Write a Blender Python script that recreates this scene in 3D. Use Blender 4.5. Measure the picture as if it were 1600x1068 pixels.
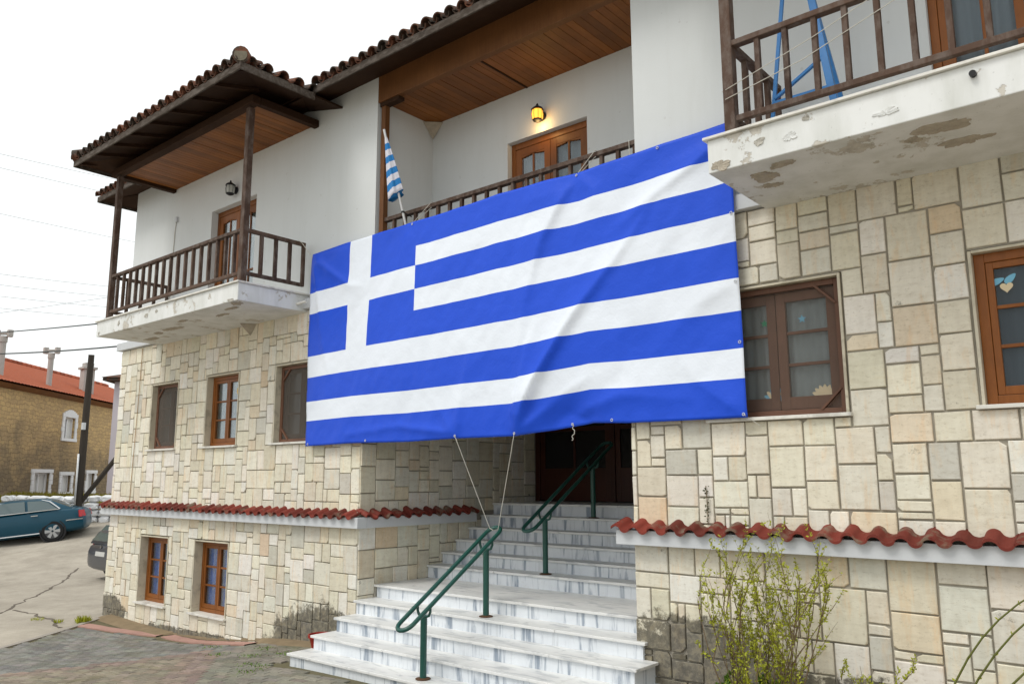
import bpy, bmesh, math, random
import numpy as np
from mathutils import Vector, Matrix, noise as mnoise
R = math.radians
random.seed(7)
for o in list(bpy.data.objects): bpy.data.objects.remove(o)
SC = bpy.context.scene
COL = SC.collection

# ------------------------------------------------------------------ camera, sky, sun, exposure
EYE = 2.30
F_PX, YAW, PIT, ROL = 1255.24, R(40.12), R(9.589), R(-.222)
fw = Vector((-math.sin(YAW)*math.cos(PIT), math.cos(YAW)*math.cos(PIT), math.sin(PIT)))
rt = Vector((math.cos(YAW), math.sin(YAW), 0)); up = rt.cross(fw)
r2 = rt*math.cos(ROL) + up*math.sin(ROL); u2 = up*math.cos(ROL) - rt*math.sin(ROL)
cd = bpy.data.cameras.new('camera'); cam = bpy.data.objects.new('camera', cd); COL.objects.link(cam)
cd.sensor_width = 36; cd.lens = F_PX*36/1600; cd.clip_start = .05; cd.clip_end = 2000
cam.matrix_world = Matrix(((r2.x, u2.x, -fw.x, 0), (r2.y, u2.y, -fw.y, 0), (r2.z, u2.z, -fw.z, EYE), (0, 0, 0, 1)))
SC.camera = cam
def proj(p):
    v = Vector(p) - Vector((0, 0, EYE)); d = v.dot(fw)
    return (800 + F_PX*v.dot(r2)/d, 534 - F_PX*v.dot(u2)/d, d)

SUN_EL, SUN_AZ = R(56), R(196)         # azimuth measured from +Y clockwise: behind the camera, to the left
w = bpy.data.worlds.new('World'); SC.world = w; w.use_nodes = True
nt = w.node_tree; nt.nodes.clear()
sky = nt.nodes.new('ShaderNodeTexSky'); sky.sky_type = 'NISHITA'; sky.sun_disc = False
sky.sun_elevation = SUN_EL; sky.sun_rotation = SUN_AZ; sky.air_density = 1.0; sky.dust_density = 4.0; sky.ozone_density = 1.0
hs = nt.nodes.new('ShaderNodeHueSaturation'); hs.inputs['Saturation'].default_value = .35
cl = nt.nodes.new('ShaderNodeMixRGB'); cl.inputs[0].default_value = .82; cl.inputs[2].default_value = (9.3, 9.6, 9.55, 1)   # closed cloud cover
bg = nt.nodes.new('ShaderNodeBackground'); bg.inputs[1].default_value = .1
wo = nt.nodes.new('ShaderNodeOutputWorld')
nt.links.new(sky.outputs[0], hs.inputs['Color']); nt.links.new(hs.outputs[0], cl.inputs[1])
nt.links.new(cl.outputs[0], bg.inputs[0]); nt.links.new(bg.outputs[0], wo.inputs[0])
sl = bpy.data.lights.new('sun', 'SUN'); sl.energy = 1.1; sl.angle = R(22); sl.color = (1, .96, .9)
so = bpy.data.objects.new('sun', sl); COL.objects.link(so); so.location = (-8, -20, 30)
sd = Vector((math.sin(SUN_AZ)*math.cos(SUN_EL), math.cos(SUN_AZ)*math.cos(SUN_EL), math.sin(SUN_EL)))
so.rotation_euler = (-sd).to_track_quat('-Z', 'Y').to_euler()
vs = SC.view_settings; vs.view_transform = 'Standard'; vs.look = 'None'; vs.gamma = 1; vs.use_curve_mapping = False
vs.exposure = .45
SC.cycles.max_bounces = 6; SC.cycles.transparent_max_bounces = 12

# ------------------------------------------------------------------ material helpers
class N:
    def __init__(s, name):
        s.m = bpy.data.materials.new(name); s.m.use_nodes = True; s.t = s.m.node_tree
        s.b = s.t.nodes['Principled BSDF']; s.out = s.t.nodes['Material Output']
    def n(s, k, **kw):
        x = s.t.nodes.new('ShaderNode'+k)
        for a, v in kw.items():
            if hasattr(x, a): setattr(x, a, v)
            else: x.inputs[a].default_value = v
        return x
    def l(s, a, b): s.t.links.new(a, b)
    def pos(s, scale=(1, 1, 1)):
        g = s.n('NewGeometry'); m = s.n('Mapping'); m.inputs['Scale'].default_value = scale
        s.l(g.outputs['Position'], m.inputs[0]); return m.outputs[0]
    def noise(s, scale, detail=4, rough=.6, vec=None, st=(1, 1, 1), dist=0):
        x = s.n('TexNoise'); x.inputs['Scale'].default_value = scale; x.inputs['Detail'].default_value = detail
        x.inputs['Roughness'].default_value = rough; x.inputs['Distortion'].default_value = dist
        s.l(vec if vec is not None else s.pos(st), x.inputs['Vector']); return x.outputs[0]
    def ramp(s, fac, stops, interp='LINEAR'):
        r = s.n('ValToRGB'); r.color_ramp.interpolation = interp; e = r.color_ramp.elements
        while len(e) < len(stops): e.new(.5)
        for i, (p, c) in enumerate(stops):
            e[i].position = p; e[i].color = tuple(c)+(1,) if not isinstance(c, (int, float)) else (c, c, c, 1)
        s.l(fac, r.inputs[0]); return r.outputs[0]
    def mix(s, fac, a, b, mode='MIX'):
        x = s.n('MixRGB'); x.blend_type = mode
        for i, v in ((0, fac), (1, a), (2, b)):
            if isinstance(v, (int, float)): x.inputs[i].default_value = v
            elif isinstance(v, tuple): x.inputs[i].default_value = v+(1,)
            else: s.l(v, x.inputs[i])
        return x.outputs[0]
    def math(s, op, a, b=0.):
        x = s.n('Math'); x.operation = op
        for i, v in ((0, a), (1, b)):
            if isinstance(v, (int, float)): x.inputs[i].default_value = v
            else: s.l(v, x.inputs[i])
        return x.outputs[0]
    def bump(s, h, strength=.3, dist=.01):
        x = s.n('Bump'); x.inputs['Strength'].default_value = strength; x.inputs['Distance'].default_value = dist
        s.l(h, x.inputs['Height']); s.l(x.outputs[0], s.b.inputs['Normal'])
    def col(s, c):
        if isinstance(c, tuple): s.b.inputs['Base Color'].default_value = c+(1,)
        else: s.l(c, s.b.inputs['Base Color'])
        return s
    def set(s, **kw):
        for k, v in kw.items(): s.b.inputs[k.replace('_', ' ')].default_value = v
        return s

def plain(name, c, rough=.6, var=.15, scale=8, bump=.15, bscale=60, metal=0., spec=.3, st=(1, 1, 1)):
    m = N(name); n1 = m.noise(scale, 5, .65, st=st)
    m.col(m.mix(n1, tuple(x*(1-var) for x in c), tuple(min(1, x*(1+var)) for x in c)))
    m.set(Roughness=rough, Metallic=metal); m.b.inputs['Specular IOR Level'].default_value = spec
    if bump: m.bump(m.noise(bscale, 4, .6, st=st), bump, .004)
    return m.m
def blob(m, sep, cx, cz, rx, rz):
    a = m.math('MULTIPLY', m.math('SUBTRACT', sep.outputs[0], cx), 1/rx); b = m.math('MULTIPLY', m.math('SUBTRACT', sep.outputs[2], cz), 1/rz)
    d = m.math('ADD', m.math('MULTIPLY', a, a), m.math('MULTIPLY', b, b))
    return m.math('SUBTRACT', 1.0, m.math('MINIMUM', d, 1.0))

M = {}
def stone_mat():
    m = N('travertine_cladding'); at = m.n('Attribute'); at.attribute_name = 'Col'
    c = at.outputs['Color']
    n1 = m.noise(5, 6, .65, st=(1, 1, 3.5)); n2 = m.noise(26, 5, .7, st=(1, 1, 2.0)); n3 = m.noise(3.0, 4, .6, st=(5, 5, 1))
    c = m.mix(.55, c, m.ramp(n1, ((.3, (.78, .74, .68)), (.55, (1, 1, 1)), (.75, (1.0, .95, .86)))), 'MULTIPLY')
    c = m.mix(.30, c, m.ramp(n3, ((.35, (.74, .72, .70)), (.6, (1, 1, 1)))), 'MULTIPLY')
    c = m.mix(.55, c, m.ramp(n2, ((.30, (.62, .58, .52)), (.45, (1, 1, 1)))), 'MULTIPLY')
    wv = m.noise(1.7, 5, .7, st=(6.5, 6.5, 1.1), dist=.5)
    c = m.mix(m.ramp(wv, ((.53, 0.), (.66, .40), (.72, .1))), c, m.mix(1., c, (1.04, .80, .56), 'MULTIPLY'))
    spk = m.ramp(m.noise(70, 2, .5, st=(1, 1, 2.2)), ((.255, .75), (.285, 0.))); c = m.mix(m.math('MULTIPLY', spk, m.ramp(m.noise(2.6, 3, .5), ((.45, 0.), (.6, 1.)))), c, (.17, .15, .12))
    g = m.n('NewGeometry'); sp = m.n('SeparateXYZ'); m.l(g.outputs['Position'], sp.inputs[0])
    nn = m.noise(4.5, 9, .78)
    # weathered, mossy foot of the wall: damp stains with their own outlines
    bl = None
    for q in ((-9.05, .05, 1.75, .68), (-15.75, -.1, .95, .40), (-3.75, .42, 1.15, .72), (-12.2, -.25, 3.0, .20), (-2.2, .2, 2.2, .62)):
        x = blob(m, sp, *q); bl = x if bl is None else m.math('MAXIMUM', bl, x)
    dm = m.ramp(m.math('ADD', bl, m.math('MULTIPLY', m.math('SUBTRACT', nn, .5), 1.9)), ((.26, 0.), (.42, 1.)))
    dirt = m.ramp(m.noise(13, 8, .8), ((.32, (.022, .020, .016)), (.48, (.085, .075, .055)), (.58, (.19, .165, .115)), (.70, (.15, .12, .035))))
    c = m.mix(m.math('MULTIPLY', dm, .88), c, dirt)
    # one rusty run-off streak under the left balcony and green streaks under the tiled ledge
    m.col(c).set(Roughness=.8); m.b.inputs['Specular IOR Level'].default_value = .25
    m.bump(m.mix(.5, n2, m.noise(120, 3, .6)), .35, .006)
    return m.m
M['stone'] = stone_mat()
M['mortar'] = plain('grey_mortar', (.36, .33, .275), .95, .3, 6, .5, 90)
def plaster():
    m = N('white_wall_plaster'); n1 = m.noise(1.3, 5, .6); n2 = m.noise(2.2, 5, .65, st=(3, 3, .35))
    c = m.mix(.6, (.655, .68, .685), m.ramp(n1, ((.3, (.93, .93, .92)), (.7, (1, 1, 1)))), 'MULTIPLY')
    c = m.mix(.5, c, m.ramp(n2, ((.25, (.93, .925, .91)), (.5, (1, 1, 1)))), 'MULTIPLY')
    sp = m.ramp(m.noise(14, 2, .5), ((.72, 0.), (.76, 1.)))
    c = m.mix(m.math('MULTIPLY', sp, .25), c, (.35, .33, .3))
    m.col(c).set(Roughness=.85); m.b.inputs['Specular IOR Level'].default_value = .2
    m.bump(m.noise(45, 5, .7), .22, .005); return m.m
M['plaster'] = plaster()
def slabpaint():
    m = N('peeling_white_paint'); n1 = m.noise(2.6, 7, .68); n2 = m.noise(11, 5, .7)
    pe = m.ramp(m.math('ADD', n1, m.math('MULTIPLY', n2, .28)), ((.722, 0.), (.737, 1.)))
    under = m.ramp(n2, ((.3, (.38, .35, .295)), (.6, (.56, .53, .47))))
    ws = m.ramp(m.noise(1.8, 5, .6, st=(2, 2, .6)), ((.3, (.60, .61, .58)), (.6, (.74, .75, .74))))
    sc = m.ramp(m.noise(22, 3, .8), ((.66, 0.), (.70, 1.)))
    c = m.mix(pe, m.mix(m.math('MULTIPLY', sc, .35), ws, (.3, .3, .3)), under)
    m.col(c).set(Roughness=.8); m.b.inputs['Specular IOR Level'].default_value = .2
    m.bump(m.math('SUBTRACT', m.math('MULTIPLY', n2, .15), pe), .5, .012); return m.m
M['slab'] = slabpaint()
M['spall'] = plain('spalled_concrete', (.42, .375, .305), .95, .45, 14, .9, 40)
M['flake'] = plain('bare_render_under_paint', (.47, .45, .40), .95, .3, 10, .9, 30)
def marble(name, st, a=(.48, .51, .54), b=(.74, .76, .77)):
    m = N(name); n1 = m.noise(2.4, 6, .6, st=st, dist=.6); n2 = m.noise(1.1, 4, .6, st=(1.3, 2, 2))
    v = m.ramp(n1, ((.36, a), (.47, b), (.60, tuple(x*1.04 for x in b)), (.70, tuple(x*.84 for x in b))))
    c = m.mix(.5, v, m.ramp(n2, ((.3, (.80, .82, .85)), (.6, (1, 1, 1)))), 'MULTIPLY')
    d = m.ramp(m.noise(7, 6, .7), ((.62, 0.), (.80, 1.)))
    c = m.mix(m.math('MULTIPLY', d, .35), c, (.40, .36, .28))
    m.col(c).set(Roughness=.42); m.b.inputs['Specular IOR Level'].default_value = .35
    m.bump(m.noise(60, 3, .6), .08, .003); return m.m
M['riser'] = marble('veined_marble_riser', (4.2, 4.2, .45), (.28, .325, .385), (.69, .72, .75))
M['tread'] = marble('marble_tread', (1.1, 3.0, 3.0), (.52, .53, .53), (.72, .72, .70))
M['lining'] = marble('travertine_lining', (2, 2, 2), (.42, .38, .29), (.58, .53, .41))
M['sill'] = marble('pale_marble_sill', (2, 2, 2), (.55, .53, .48), (.72, .70, .64))
def wood(name, a, b, st, rough=.6, spec=.3, grey=None):
    m = N(name); n1 = m.noise(3.5, 6, .65, st=st); n2 = m.noise(1.6, 4, .6)
    oi = m.n('ObjectInfo')
    c = m.mix(n1, a, b); c = m.mix(.5, c, m.ramp(n2, ((.3, (.45, .42, .40)), (.65, (1.12, 1.1, 1.05)))), 'MULTIPLY')
    hv = m.n('HueSaturation'); m.l(c, hv.inputs['Color']); m.l(m.math('ADD', m.math('MULTIPLY', oi.outputs['Random'], .45), .78), hv.inputs['Value']); c = hv.outputs[0]
    if grey: c = m.mix(m.ramp(m.noise(5, 6, .7, st=st), ((.45, 0.), (.62, .75))), c, grey)
    m.col(c).set(Roughness=rough); m.b.inputs['Specular IOR Level'].default_value = spec
    m.bump(n1, .35, .004); return m.m
M['rail'] = wood('weathered_brown_wood', (.062, .036, .026), (.105, .066, .048), (2.2, 2.2, 1.1), .75, .2, (.15, .118, .10))
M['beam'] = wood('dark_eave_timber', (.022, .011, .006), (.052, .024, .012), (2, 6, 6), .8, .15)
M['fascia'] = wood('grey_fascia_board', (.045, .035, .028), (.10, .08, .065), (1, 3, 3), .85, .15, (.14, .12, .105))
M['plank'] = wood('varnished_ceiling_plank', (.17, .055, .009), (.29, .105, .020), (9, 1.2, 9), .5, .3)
M['stained'] = wood('stained_brown_board', (.12, .045, .014), (.26, .11, .035), (14, 14, .8), .6, .3)
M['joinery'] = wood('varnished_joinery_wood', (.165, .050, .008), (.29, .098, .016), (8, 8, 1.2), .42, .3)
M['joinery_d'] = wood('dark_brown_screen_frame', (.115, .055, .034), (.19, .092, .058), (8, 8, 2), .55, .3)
M['joinery_r'] = wood('red_brown_door_wood_shaded', (.034, .008, .004), (.060, .014, .006), (8, 8, 1.2), .4, .35)  # red-brown wood, colour darkened to carry the deep shade of the entrance
def glass():
    m = N('window_glass'); t = m.t
    tr = m.n('BsdfTransparent'); tr.inputs[0].default_value = (.80, .83, .84, 1); gl = m.n('BsdfGlossy'); gl.inputs['Roughness'].default_value = .03
    gl.inputs[0].default_value = (1, 1, 1, 1)
    fr = m.n('Fresnel'); fr.inputs[0].default_value = 1.42; ms = m.n('MixShader')
    m.l(m.math('MULTIPLY', fr.outputs[0], .5), ms.inputs[0]); m.l(tr.outputs[0], ms.inputs[1]); m.l(gl.outputs[0], ms.inputs[2]); m.l(ms.outputs[0], m.out.inputs[0])
    return m.m
M['glass'] = glass()
def screen(op=.30):
    m = N('insect_screen_mesh'); tr = m.n('BsdfTransparent'); ms = m.n('MixShader'); df = m.n('BsdfDiffuse'); df.inputs[0].default_value = (.13, .115, .10, 1)
    ms.inputs[0].default_value = op; m.l(tr.outputs[0], ms.inputs[1]); m.l(df.outputs[0], ms.inputs[2]); m.l(ms.outputs[0], m.out.inputs[0]); return m.m
M['screen'] = screen(); M['screen_d'] = screen(.72)
M['curtain'] = plain('pale_net_curtain', (.36, .40, .44), .9, .12, 3, .3, 14, st=(6, 6, .4))
M['curtain_w'] = plain('white_net_curtain', (.68, .69, .67), .9, .12, 3, .3, 14, st=(6, 6, .4))
M['curtain_b'] = plain('blue_curtain', (.07, .235, .80), .9, .2, 3, .3, 14, st=(6, 6, .4))
M['curtain_g'] = plain('dark_room_curtain', (.13, .15, .175), .9, .2, 3, .2, 14)  # curtain colour darkened to stand for the unlit room behind the panes
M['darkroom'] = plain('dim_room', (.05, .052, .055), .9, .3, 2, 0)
def clay(name, a, b, moss, mossamt, rough=.8):
    m = N(name); oi = m.n('ObjectInfo'); n1 = m.noise(12, 6, .7); n2 = m.noise(4.5, 5, .65)
    c = m.mix(n1, a, b)
    hv = m.n('HueSaturation'); m.l(c, hv.inputs['Color']); m.l(m.math('ADD', m.math('MULTIPLY', oi.outputs['Random'], .7), .6), hv.inputs['Value'])
    f = m.ramp(n2, ((mossamt, 0.), (mossamt+.12, 1.)))
    m.col(m.mix(m.math('MULTIPLY', f, .85), hv.outputs[0], moss)).set(Roughness=rough); m.b.inputs['Specular IOR Level'].default_value = .25
    m.bump(n1, .4, .008); return m.m
M['tile_old'] = clay('old_roof_clay', (.085, .036, .022), (.22, .085, .045), (.045, .042, .034), .44)
M['tile_red'] = clay('red_painted_clay', (.125, .020, .014), (.22, .042, .027), (.19, .155, .11), .535, .7)
M['tile_far'] = clay('orange_roof_clay', (.30, .075, .035), (.44, .125, .06), (.20, .085, .05), .60)
M['band'] = plain('pale_grey_ledge_paint', (.56, .58, .60), .75, .10, 2.5, .2, 40)
def cloth(name, c, bumpy=.25):
    m = N(name); n1 = m.noise(2.2, 4, .6); n2 = m.noise(16, 3, .5, dist=.8)
    m.col(m.mix(n1, tuple(x*.93 for x in c), tuple(min(1, x*1.06) for x in c))).set(Roughness=.45); m.b.inputs['Specular IOR Level'].default_value = .25
    m.b.inputs['Sheen Weight'].default_value = .0
    m.bump(m.mix(.6, m.noise(5, 4, .6, dist=1.2), n2), bumpy, .02); return m.m
M['fblue'] = cloth('flag_blue', (.013, .078, .64)); M['fwhite'] = cloth('flag_white', (.78, .83, .91))
M['sblue'] = cloth('small_flag_blue', (.02, .21, .55)); M['swhite'] = cloth('small_flag_white', (.72, .72, .80))
M['green'] = plain('dark_green_rail_paint', (.012, .075, .058), .35, .2, 9, .1, 60, spec=.5)
M['rust'] = plain('rusty_iron', (.10, .05, .025), .8, .4, 20, .4, 60)
M['rope'] = plain('pale_cord', (.55, .53, .47), .9, .2, 60, .5, 200)
M['iron'] = plain('black_iron', (.016, .016, .018), .5, .2, 20, .1, 60)
M['opal'] = plain('frosted_lamp_glass', (.42, .43, .40), .3, .1, 10, 0)
M['alu'] = plain('white_aluminium_pole', (.66, .67, .68), .35, .06, 10, 0, metal=.2)
M['bluepaint'] = plain('blue_metal_paint', (.03, .18, .46), .4, .15, 10, .1, 60, spec=.4)
def asphalt():
    m = N('worn_pale_asphalt'); n1 = m.noise(.35, 6, .6); n2 = m.noise(2.2, 6, .7); n3 = m.noise(60, 3, .6)
    c = m.ramp(n1, ((.3, (.30, .27, .225)), (.5, (.39, .355, .30)), (.7, (.46, .42, .355))))
    c = m.mix(.6, c, m.ramp(n2, ((.3, (.68, .66, .62)), (.6, (1.05, 1.03, 1)))), 'MULTIPLY')
    c = m.mix(.5, c, m.ramp(n3, ((.3, (.7, .7, .7)), (.7, (1.15, 1.15, 1.15)))), 'MULTIPLY')
    m.col(c).set(Roughness=.92); m.b.inputs['Specular IOR Level'].default_value = .2; m.bump(n3, .4, .008); return m.m
M['asphalt'] = asphalt()
M['crack'] = plain('crack_fill', (.12, .10, .08), .95, .3, 6, 0)
M['joint'] = plain('mossy_paving_sand', (.13, .115, .065), .95, .45, 3.5, .6, 40)
M['soil'] = plain('bare_soil', (.22, .165, .10), .95, .35, 5, .8, 30)
def paver():
    m = N('concrete_paver'); at = m.n('Attribute'); at.attribute_name = 'Col'; n1 = m.noise(1.1, 5, .6); n2 = m.noise(30, 4, .7)
    c = m.mix(.6, at.outputs['Color'], m.ramp(n1, ((.3, (.70, .70, .66)), (.65, (1.1, 1.08, 1.02)))), 'MULTIPLY')
    c = m.mix(.6, c, m.ramp(n2, ((.3, (.7, .7, .7)), (.65, (1.1, 1.1, 1.1)))), 'MULTIPLY')
    ms = m.ramp(m.noise(1.7, 6, .7), ((.54, 0.), (.72, 1.))); c = m.mix(m.math('MULTIPLY', ms, .55), c, (.11, .105, .04))
    m.col(c).set(Roughness=.9); m.b.inputs['Specular IOR Level'].default_value = .2; m.bump(n2, .4, .006); return m.m
M['paver'] = paver()
M['pinkstrip'] = plain('red_concrete_strip', (.40, .235, .195), .9, .25, 4, .4, 50)
M['kerb'] = plain('kerb_concrete', (.33, .30, .26), .9, .25, 5, .5, 40)
M['leaf'] = plain('young_yellow_green_leaf', (.33, .35, .025), .5, .35, 25, 0, spec=.3)
M['leaf_d'] = plain('deep_green_leaf', (.12, .21, .025), .5, .35, 25, 0, spec=.3)
M['twig'] = plain('grey_brown_twig', (.17, .12, .07), .85, .3, 30, 0)
M['grass'] = plain('dry_yellow_grass', (.24, .21, .03), .9, .5, 2, 0)
M['pot'] = plain('red_plastic', (.30, .02, .012), .45, .15, 10, 0)
def housestone():
    m = N('old_rubble_masonry'); p = m.pos((1, 1, 1)); g = m.n('NewGeometry'); sp = m.n('SeparateXYZ'); m.l(g.outputs['Position'], sp.inputs[0])
    cb = m.n('CombineXYZ'); m.l(m.math('SUBTRACT', m.math('MULTIPLY', sp.outputs[1], .729), m.math('MULTIPLY', sp.outputs[0], .685)), cb.inputs[0]); m.l(sp.outputs[2], cb.inputs[1])
    vadd = m.n('MixRGB'); vadd.blend_type = 'ADD'; vadd.inputs[0].default_value = .34; m.l(cb.outputs[0], vadd.inputs[1])
    nz = m.n('TexNoise'); nz.inputs['Scale'].default_value = 2.8; nz.inputs['Detail'].default_value = 4; m.l(cb.outputs[0], nz.inputs['Vector']); m.l(nz.outputs['Color'], vadd.inputs[2])
    br = m.n('TexBrick'); br.inputs['Scale'].default_value = 1; br.inputs['Brick Width'].default_value = .36; br.inputs['Row Height'].default_value = .17
    br.inputs['Mortar Size'].default_value = .016; br.inputs['Mortar Smooth'].default_value = .4; br.inputs['Bias'].default_value = 0
    br.inputs['Color1'].default_value = (.48, .39, .24, 1); br.inputs['Color2'].default_value = (.38, .31, .21, 1); br.inputs['Mortar'].default_value = (.28, .22, .145, 1)
    m.l(vadd.outputs[0], br.inputs['Vector'])
    n1 = m.noise(.55, 5, .65); n2 = m.noise(6, 5, .7)
    hz = m.ramp(m.math('ADD', m.math('MULTIPLY', m.math('SUBTRACT', sp.outputs[2], 1.4), .21), m.math('MULTIPLY', m.math('SUBTRACT', n1, .5), 1.3)), ((.25, (.50, .47, .44)), (.62, (1.25, 1.08, .80))))
    c = m.mix(.9, br.outputs[0], hz, 'MULTIPLY'); c = m.mix(.45, c, m.ramp(n2, ((.3, (.6, .58, .55)), (.7, (1.2, 1.15, 1.1)))), 'MULTIPLY')
    m.col(c).set(Roughness=.95); m.bump(m.mix(.5, br.outputs['Fac'], n2), -.6, .03); return m.m
M['rubble'] = housestone()
M['whitewash'] = plain('whitewash', (.80, .81, .82), .9, .08, 4, .5, 20)
M['lilac'] = plain('pale_house_render', (.52, .48, .52), .9, .08, 2, .2, 30)
M['chimney'] = plain('grey_chimney_render', (.40, .385, .36), .9, .2, 4, .4, 30)
M['pole'] = plain('tarred_pole_wood', (.050, .042, .035), .85, .35, 5, .4, 30, st=(6, 6, .5))
M['wire'] = plain('cable_sheath', (.05, .055, .055), .6, .1, 5, 0)
M['carblue'] = plain('petrol_blue_car_paint', (.002, .050, .085), .30, .05, 3, 0, spec=.3); M['carblue'].node_tree.nodes['Principled BSDF'].inputs['Coat Weight'].default_value = .12
M['cargrey'] = plain('dark_grey_car_paint', (.030, .036, .050), .28, .05, 3, 0, spec=.6); M['cargrey'].node_tree.nodes['Principled BSDF'].inputs['Coat Weight'].default_value = .5
M['carglass'] = plain('tinted_car_glass', (.06, .095, .10), .06, .05, 3, 0, spec=1.0)
M['doorglass'] = plain('dark_door_glass', (.012, .012, .013), .1, .1, 3, 0)  # entrance panes near black, the recess's shade put into their colour
M['chrome'] = plain('chrome_trim', (.6, .6, .6), .2, .05, 3, 0, metal=1.)
M['tyre'] = plain('tyre_rubber', (.014, .014, .015), .8, .2, 20, 0)
M['rim'] = plain('silver_rim', (.42, .43, .44), .35, .05, 3, 0, metal=.7)
M['rimdark'] = plain('shaded_rim_well', (.11, .11, .115), .5, .1, 3, 0, metal=.3)
M['lampred'] = plain('red_tail_lamp', (.45, .008, .012), .2, .05, 3, 0, spec=.6)
M['plate'] = plain('number_plate', (.5, .5, .48), .5, .2, 40, 0)
M['blackpl'] = plain('black_plastic', (.02, .02, .022), .6, .1, 20, 0)
M['paper_b'] = plain('pale_blue_paper', (.20, .48, .66), .8, .2, 12, 0)
M['paper_c'] = plain('cream_paper', (.74, .62, .42), .8, .1, 12, 0)
M['paper_g'] = plain('green_paper', (.03, .26, .14), .8, .1, 12, 0)
def emis(name, c, s):
    m = N(name); m.col(c); m.b.inputs['Emission Color'].default_value = c+(1,); m.b.inputs['Emission Strength'].default_value = s; return m.m
M['bulb'] = emis('lit_lantern_glass', (1, .40, .045), 1.5)
M['bulbcore'] = emis('lit_bulb', (1, .80, .35), 9)

# ------------------------------------------------------------------ geometry helpers
def org(o):
    v = Vector((0, 0, 0))
    while o is not None: v += o.location; o = o.parent
    return v
class MB:
    def __init__(s): s.v = []; s.f = []; s.mi = []; s.c = []; s.cur = 0; s.cc = None
    def add(s, vs, fs):
        b = len(s.v); s.v += [tuple(p) for p in vs]
        for f in fs: s.f.append(tuple(b+i for i in f)); s.mi.append(s.cur); s.c.append(s.cc)
        return s
    def box(s, x0, x1, y0, y1, z0, z1):
        return s.add([(x0, y0, z0), (x1, y0, z0), (x1, y1, z0), (x0, y1, z0), (x0, y0, z1), (x1, y0, z1), (x1, y1, z1), (x0, y1, z1)],
                     [(0, 3, 2, 1), (4, 5, 6, 7), (0, 1, 5, 4), (1, 2, 6, 5), (2, 3, 7, 6), (3, 0, 4, 7)])
    def quad(s, a, b, c, d): return s.add([a, b, c, d], [(0, 1, 2, 3)])
    def bar(s, a, b, w, h=None, upv=(0, 0, 1)):
        a, b = Vector(a), Vector(b); h = h or w; d = (b-a).normalized(); u = Vector(upv)
        if abs(d.dot(u)) > .95: u = Vector((0, 1, 0))
        r = d.cross(u).normalized(); u = r.cross(d).normalized(); r *= w/2; u *= h/2
        return s.add([a-r-u, a+r-u, a+r+u, a-r+u, b-r-u, b+r-u, b+r+u, b-r+u], [(0, 1, 2, 3), (7, 6, 5, 4), (0, 4, 5, 1), (1, 5, 6, 2), (2, 6, 7, 3), (3, 7, 4, 0)])
    def tube(s, pts, rad, n=8, caps=True):
        pts = [Vector(p) for p in pts]; k = len(pts); rad = rad if isinstance(rad, (list, tuple)) else [rad]*k
        vs = []; pr = None
        for i, p in enumerate(pts):
            d = (pts[min(i+1, k-1)]-pts[max(i-1, 0)]).normalized()
            if pr is None:
                pr = d.orthogonal().normalized()
            else: pr = (pr - d*pr.dot(d)).normalized()
            q = d.cross(pr)
            for j in range(n):
                a = 2*math.pi*j/n; vs.append(p + (pr*math.cos(a)+q*math.sin(a))*rad[i])
        fs = [(i*n+j, i*n+(j+1) % n, (i+1)*n+(j+1) % n, (i+1)*n+j) for i in range(k-1) for j in range(n)]
        if caps: fs += [tuple(range(n-1, -1, -1)), tuple((k-1)*n+j for j in range(n))]
        return s.add(vs, fs)
    def lathe(s, prof, c, n=16, axis='Z'):
        vs = []
        for r, h in prof:
            for j in range(n):
                a = 2*math.pi*j/n; x, y = r*math.cos(a), r*math.sin(a)
                p = {'Z': (x, y, h), 'Y': (x, h, y), 'X': (h, x, y)}[axis]; vs.append((c[0]+p[0], c[1]+p[1], c[2]+p[2]))
        k = len(prof)
        fs = [(i*n+j, i*n+(j+1) % n, (i+1)*n+(j+1) % n, (i+1)*n+j) for i in range(k-1) for j in range(n)]
        fs += [tuple(range(n-1, -1, -1)), tuple((k-1)*n+j for j in range(n))]
        return s.add(vs, fs)
    def grid(s, P):
        k = len(P); n = len(P[0]); return s.add([p for row in P for p in row], [(i*n+j, i*n+j+1, (i+1)*n+j+1, (i+1)*n+j) for i in range(k-1) for j in range(n-1)])
    def mesh(s, name, mats, o=(0, 0, 0), smooth=False, fix=True):
        me = bpy.data.meshes.new(name); o = Vector(o)
        me.from_pydata([tuple(Vector(p)-o) for p in s.v], [], s.f)
        for m in (mats if isinstance(mats, list) else [mats]): me.materials.append(m)
        if any(s.mi): me.polygons.foreach_set('material_index', s.mi)
        if any(c is not None for c in s.c):
            a = me.color_attributes.new('Col', 'FLOAT_COLOR', 'CORNER'); arr = []
            for p, c in zip(me.polygons, s.c): arr += (list(c)+[1.])*p.loop_total
            a.data.foreach_set('color', arr)
        if fix:
            bm = bmesh.new(); bm.from_mesh(me); bmesh.ops.recalc_face_normals(bm, faces=bm.faces); bm.to_mesh(me); bm.free()
        if smooth: me.polygons.foreach_set('use_smooth', [True]*len(me.polygons))
        me.update(); return me
    def build(s, name, mats, parent=None, smooth=False, label=None, fix=True, bevel=0, auto=None):
        o = org(parent); me = s.mesh(name, mats, o, smooth or auto is not None, fix)
        ob = bpy.data.objects.new(name, me); COL.objects.link(ob); ob.parent = parent
        if label: ob['label'] = label
        if auto is not None: me.set_sharp_from_angle(angle=R(auto))
        if bevel:
            b = ob.modifiers.new('bevel', 'BEVEL'); b.width = bevel; b.segments = 2; b.limit_method = 'ANGLE'; b.angle_limit = R(40)
        return ob
def tag(o, label, cat, group=None, kind=None):
    o['label'] = label; o['category'] = cat
    if group: o['group'] = group
    if kind: o['kind'] = kind
    return o
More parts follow.
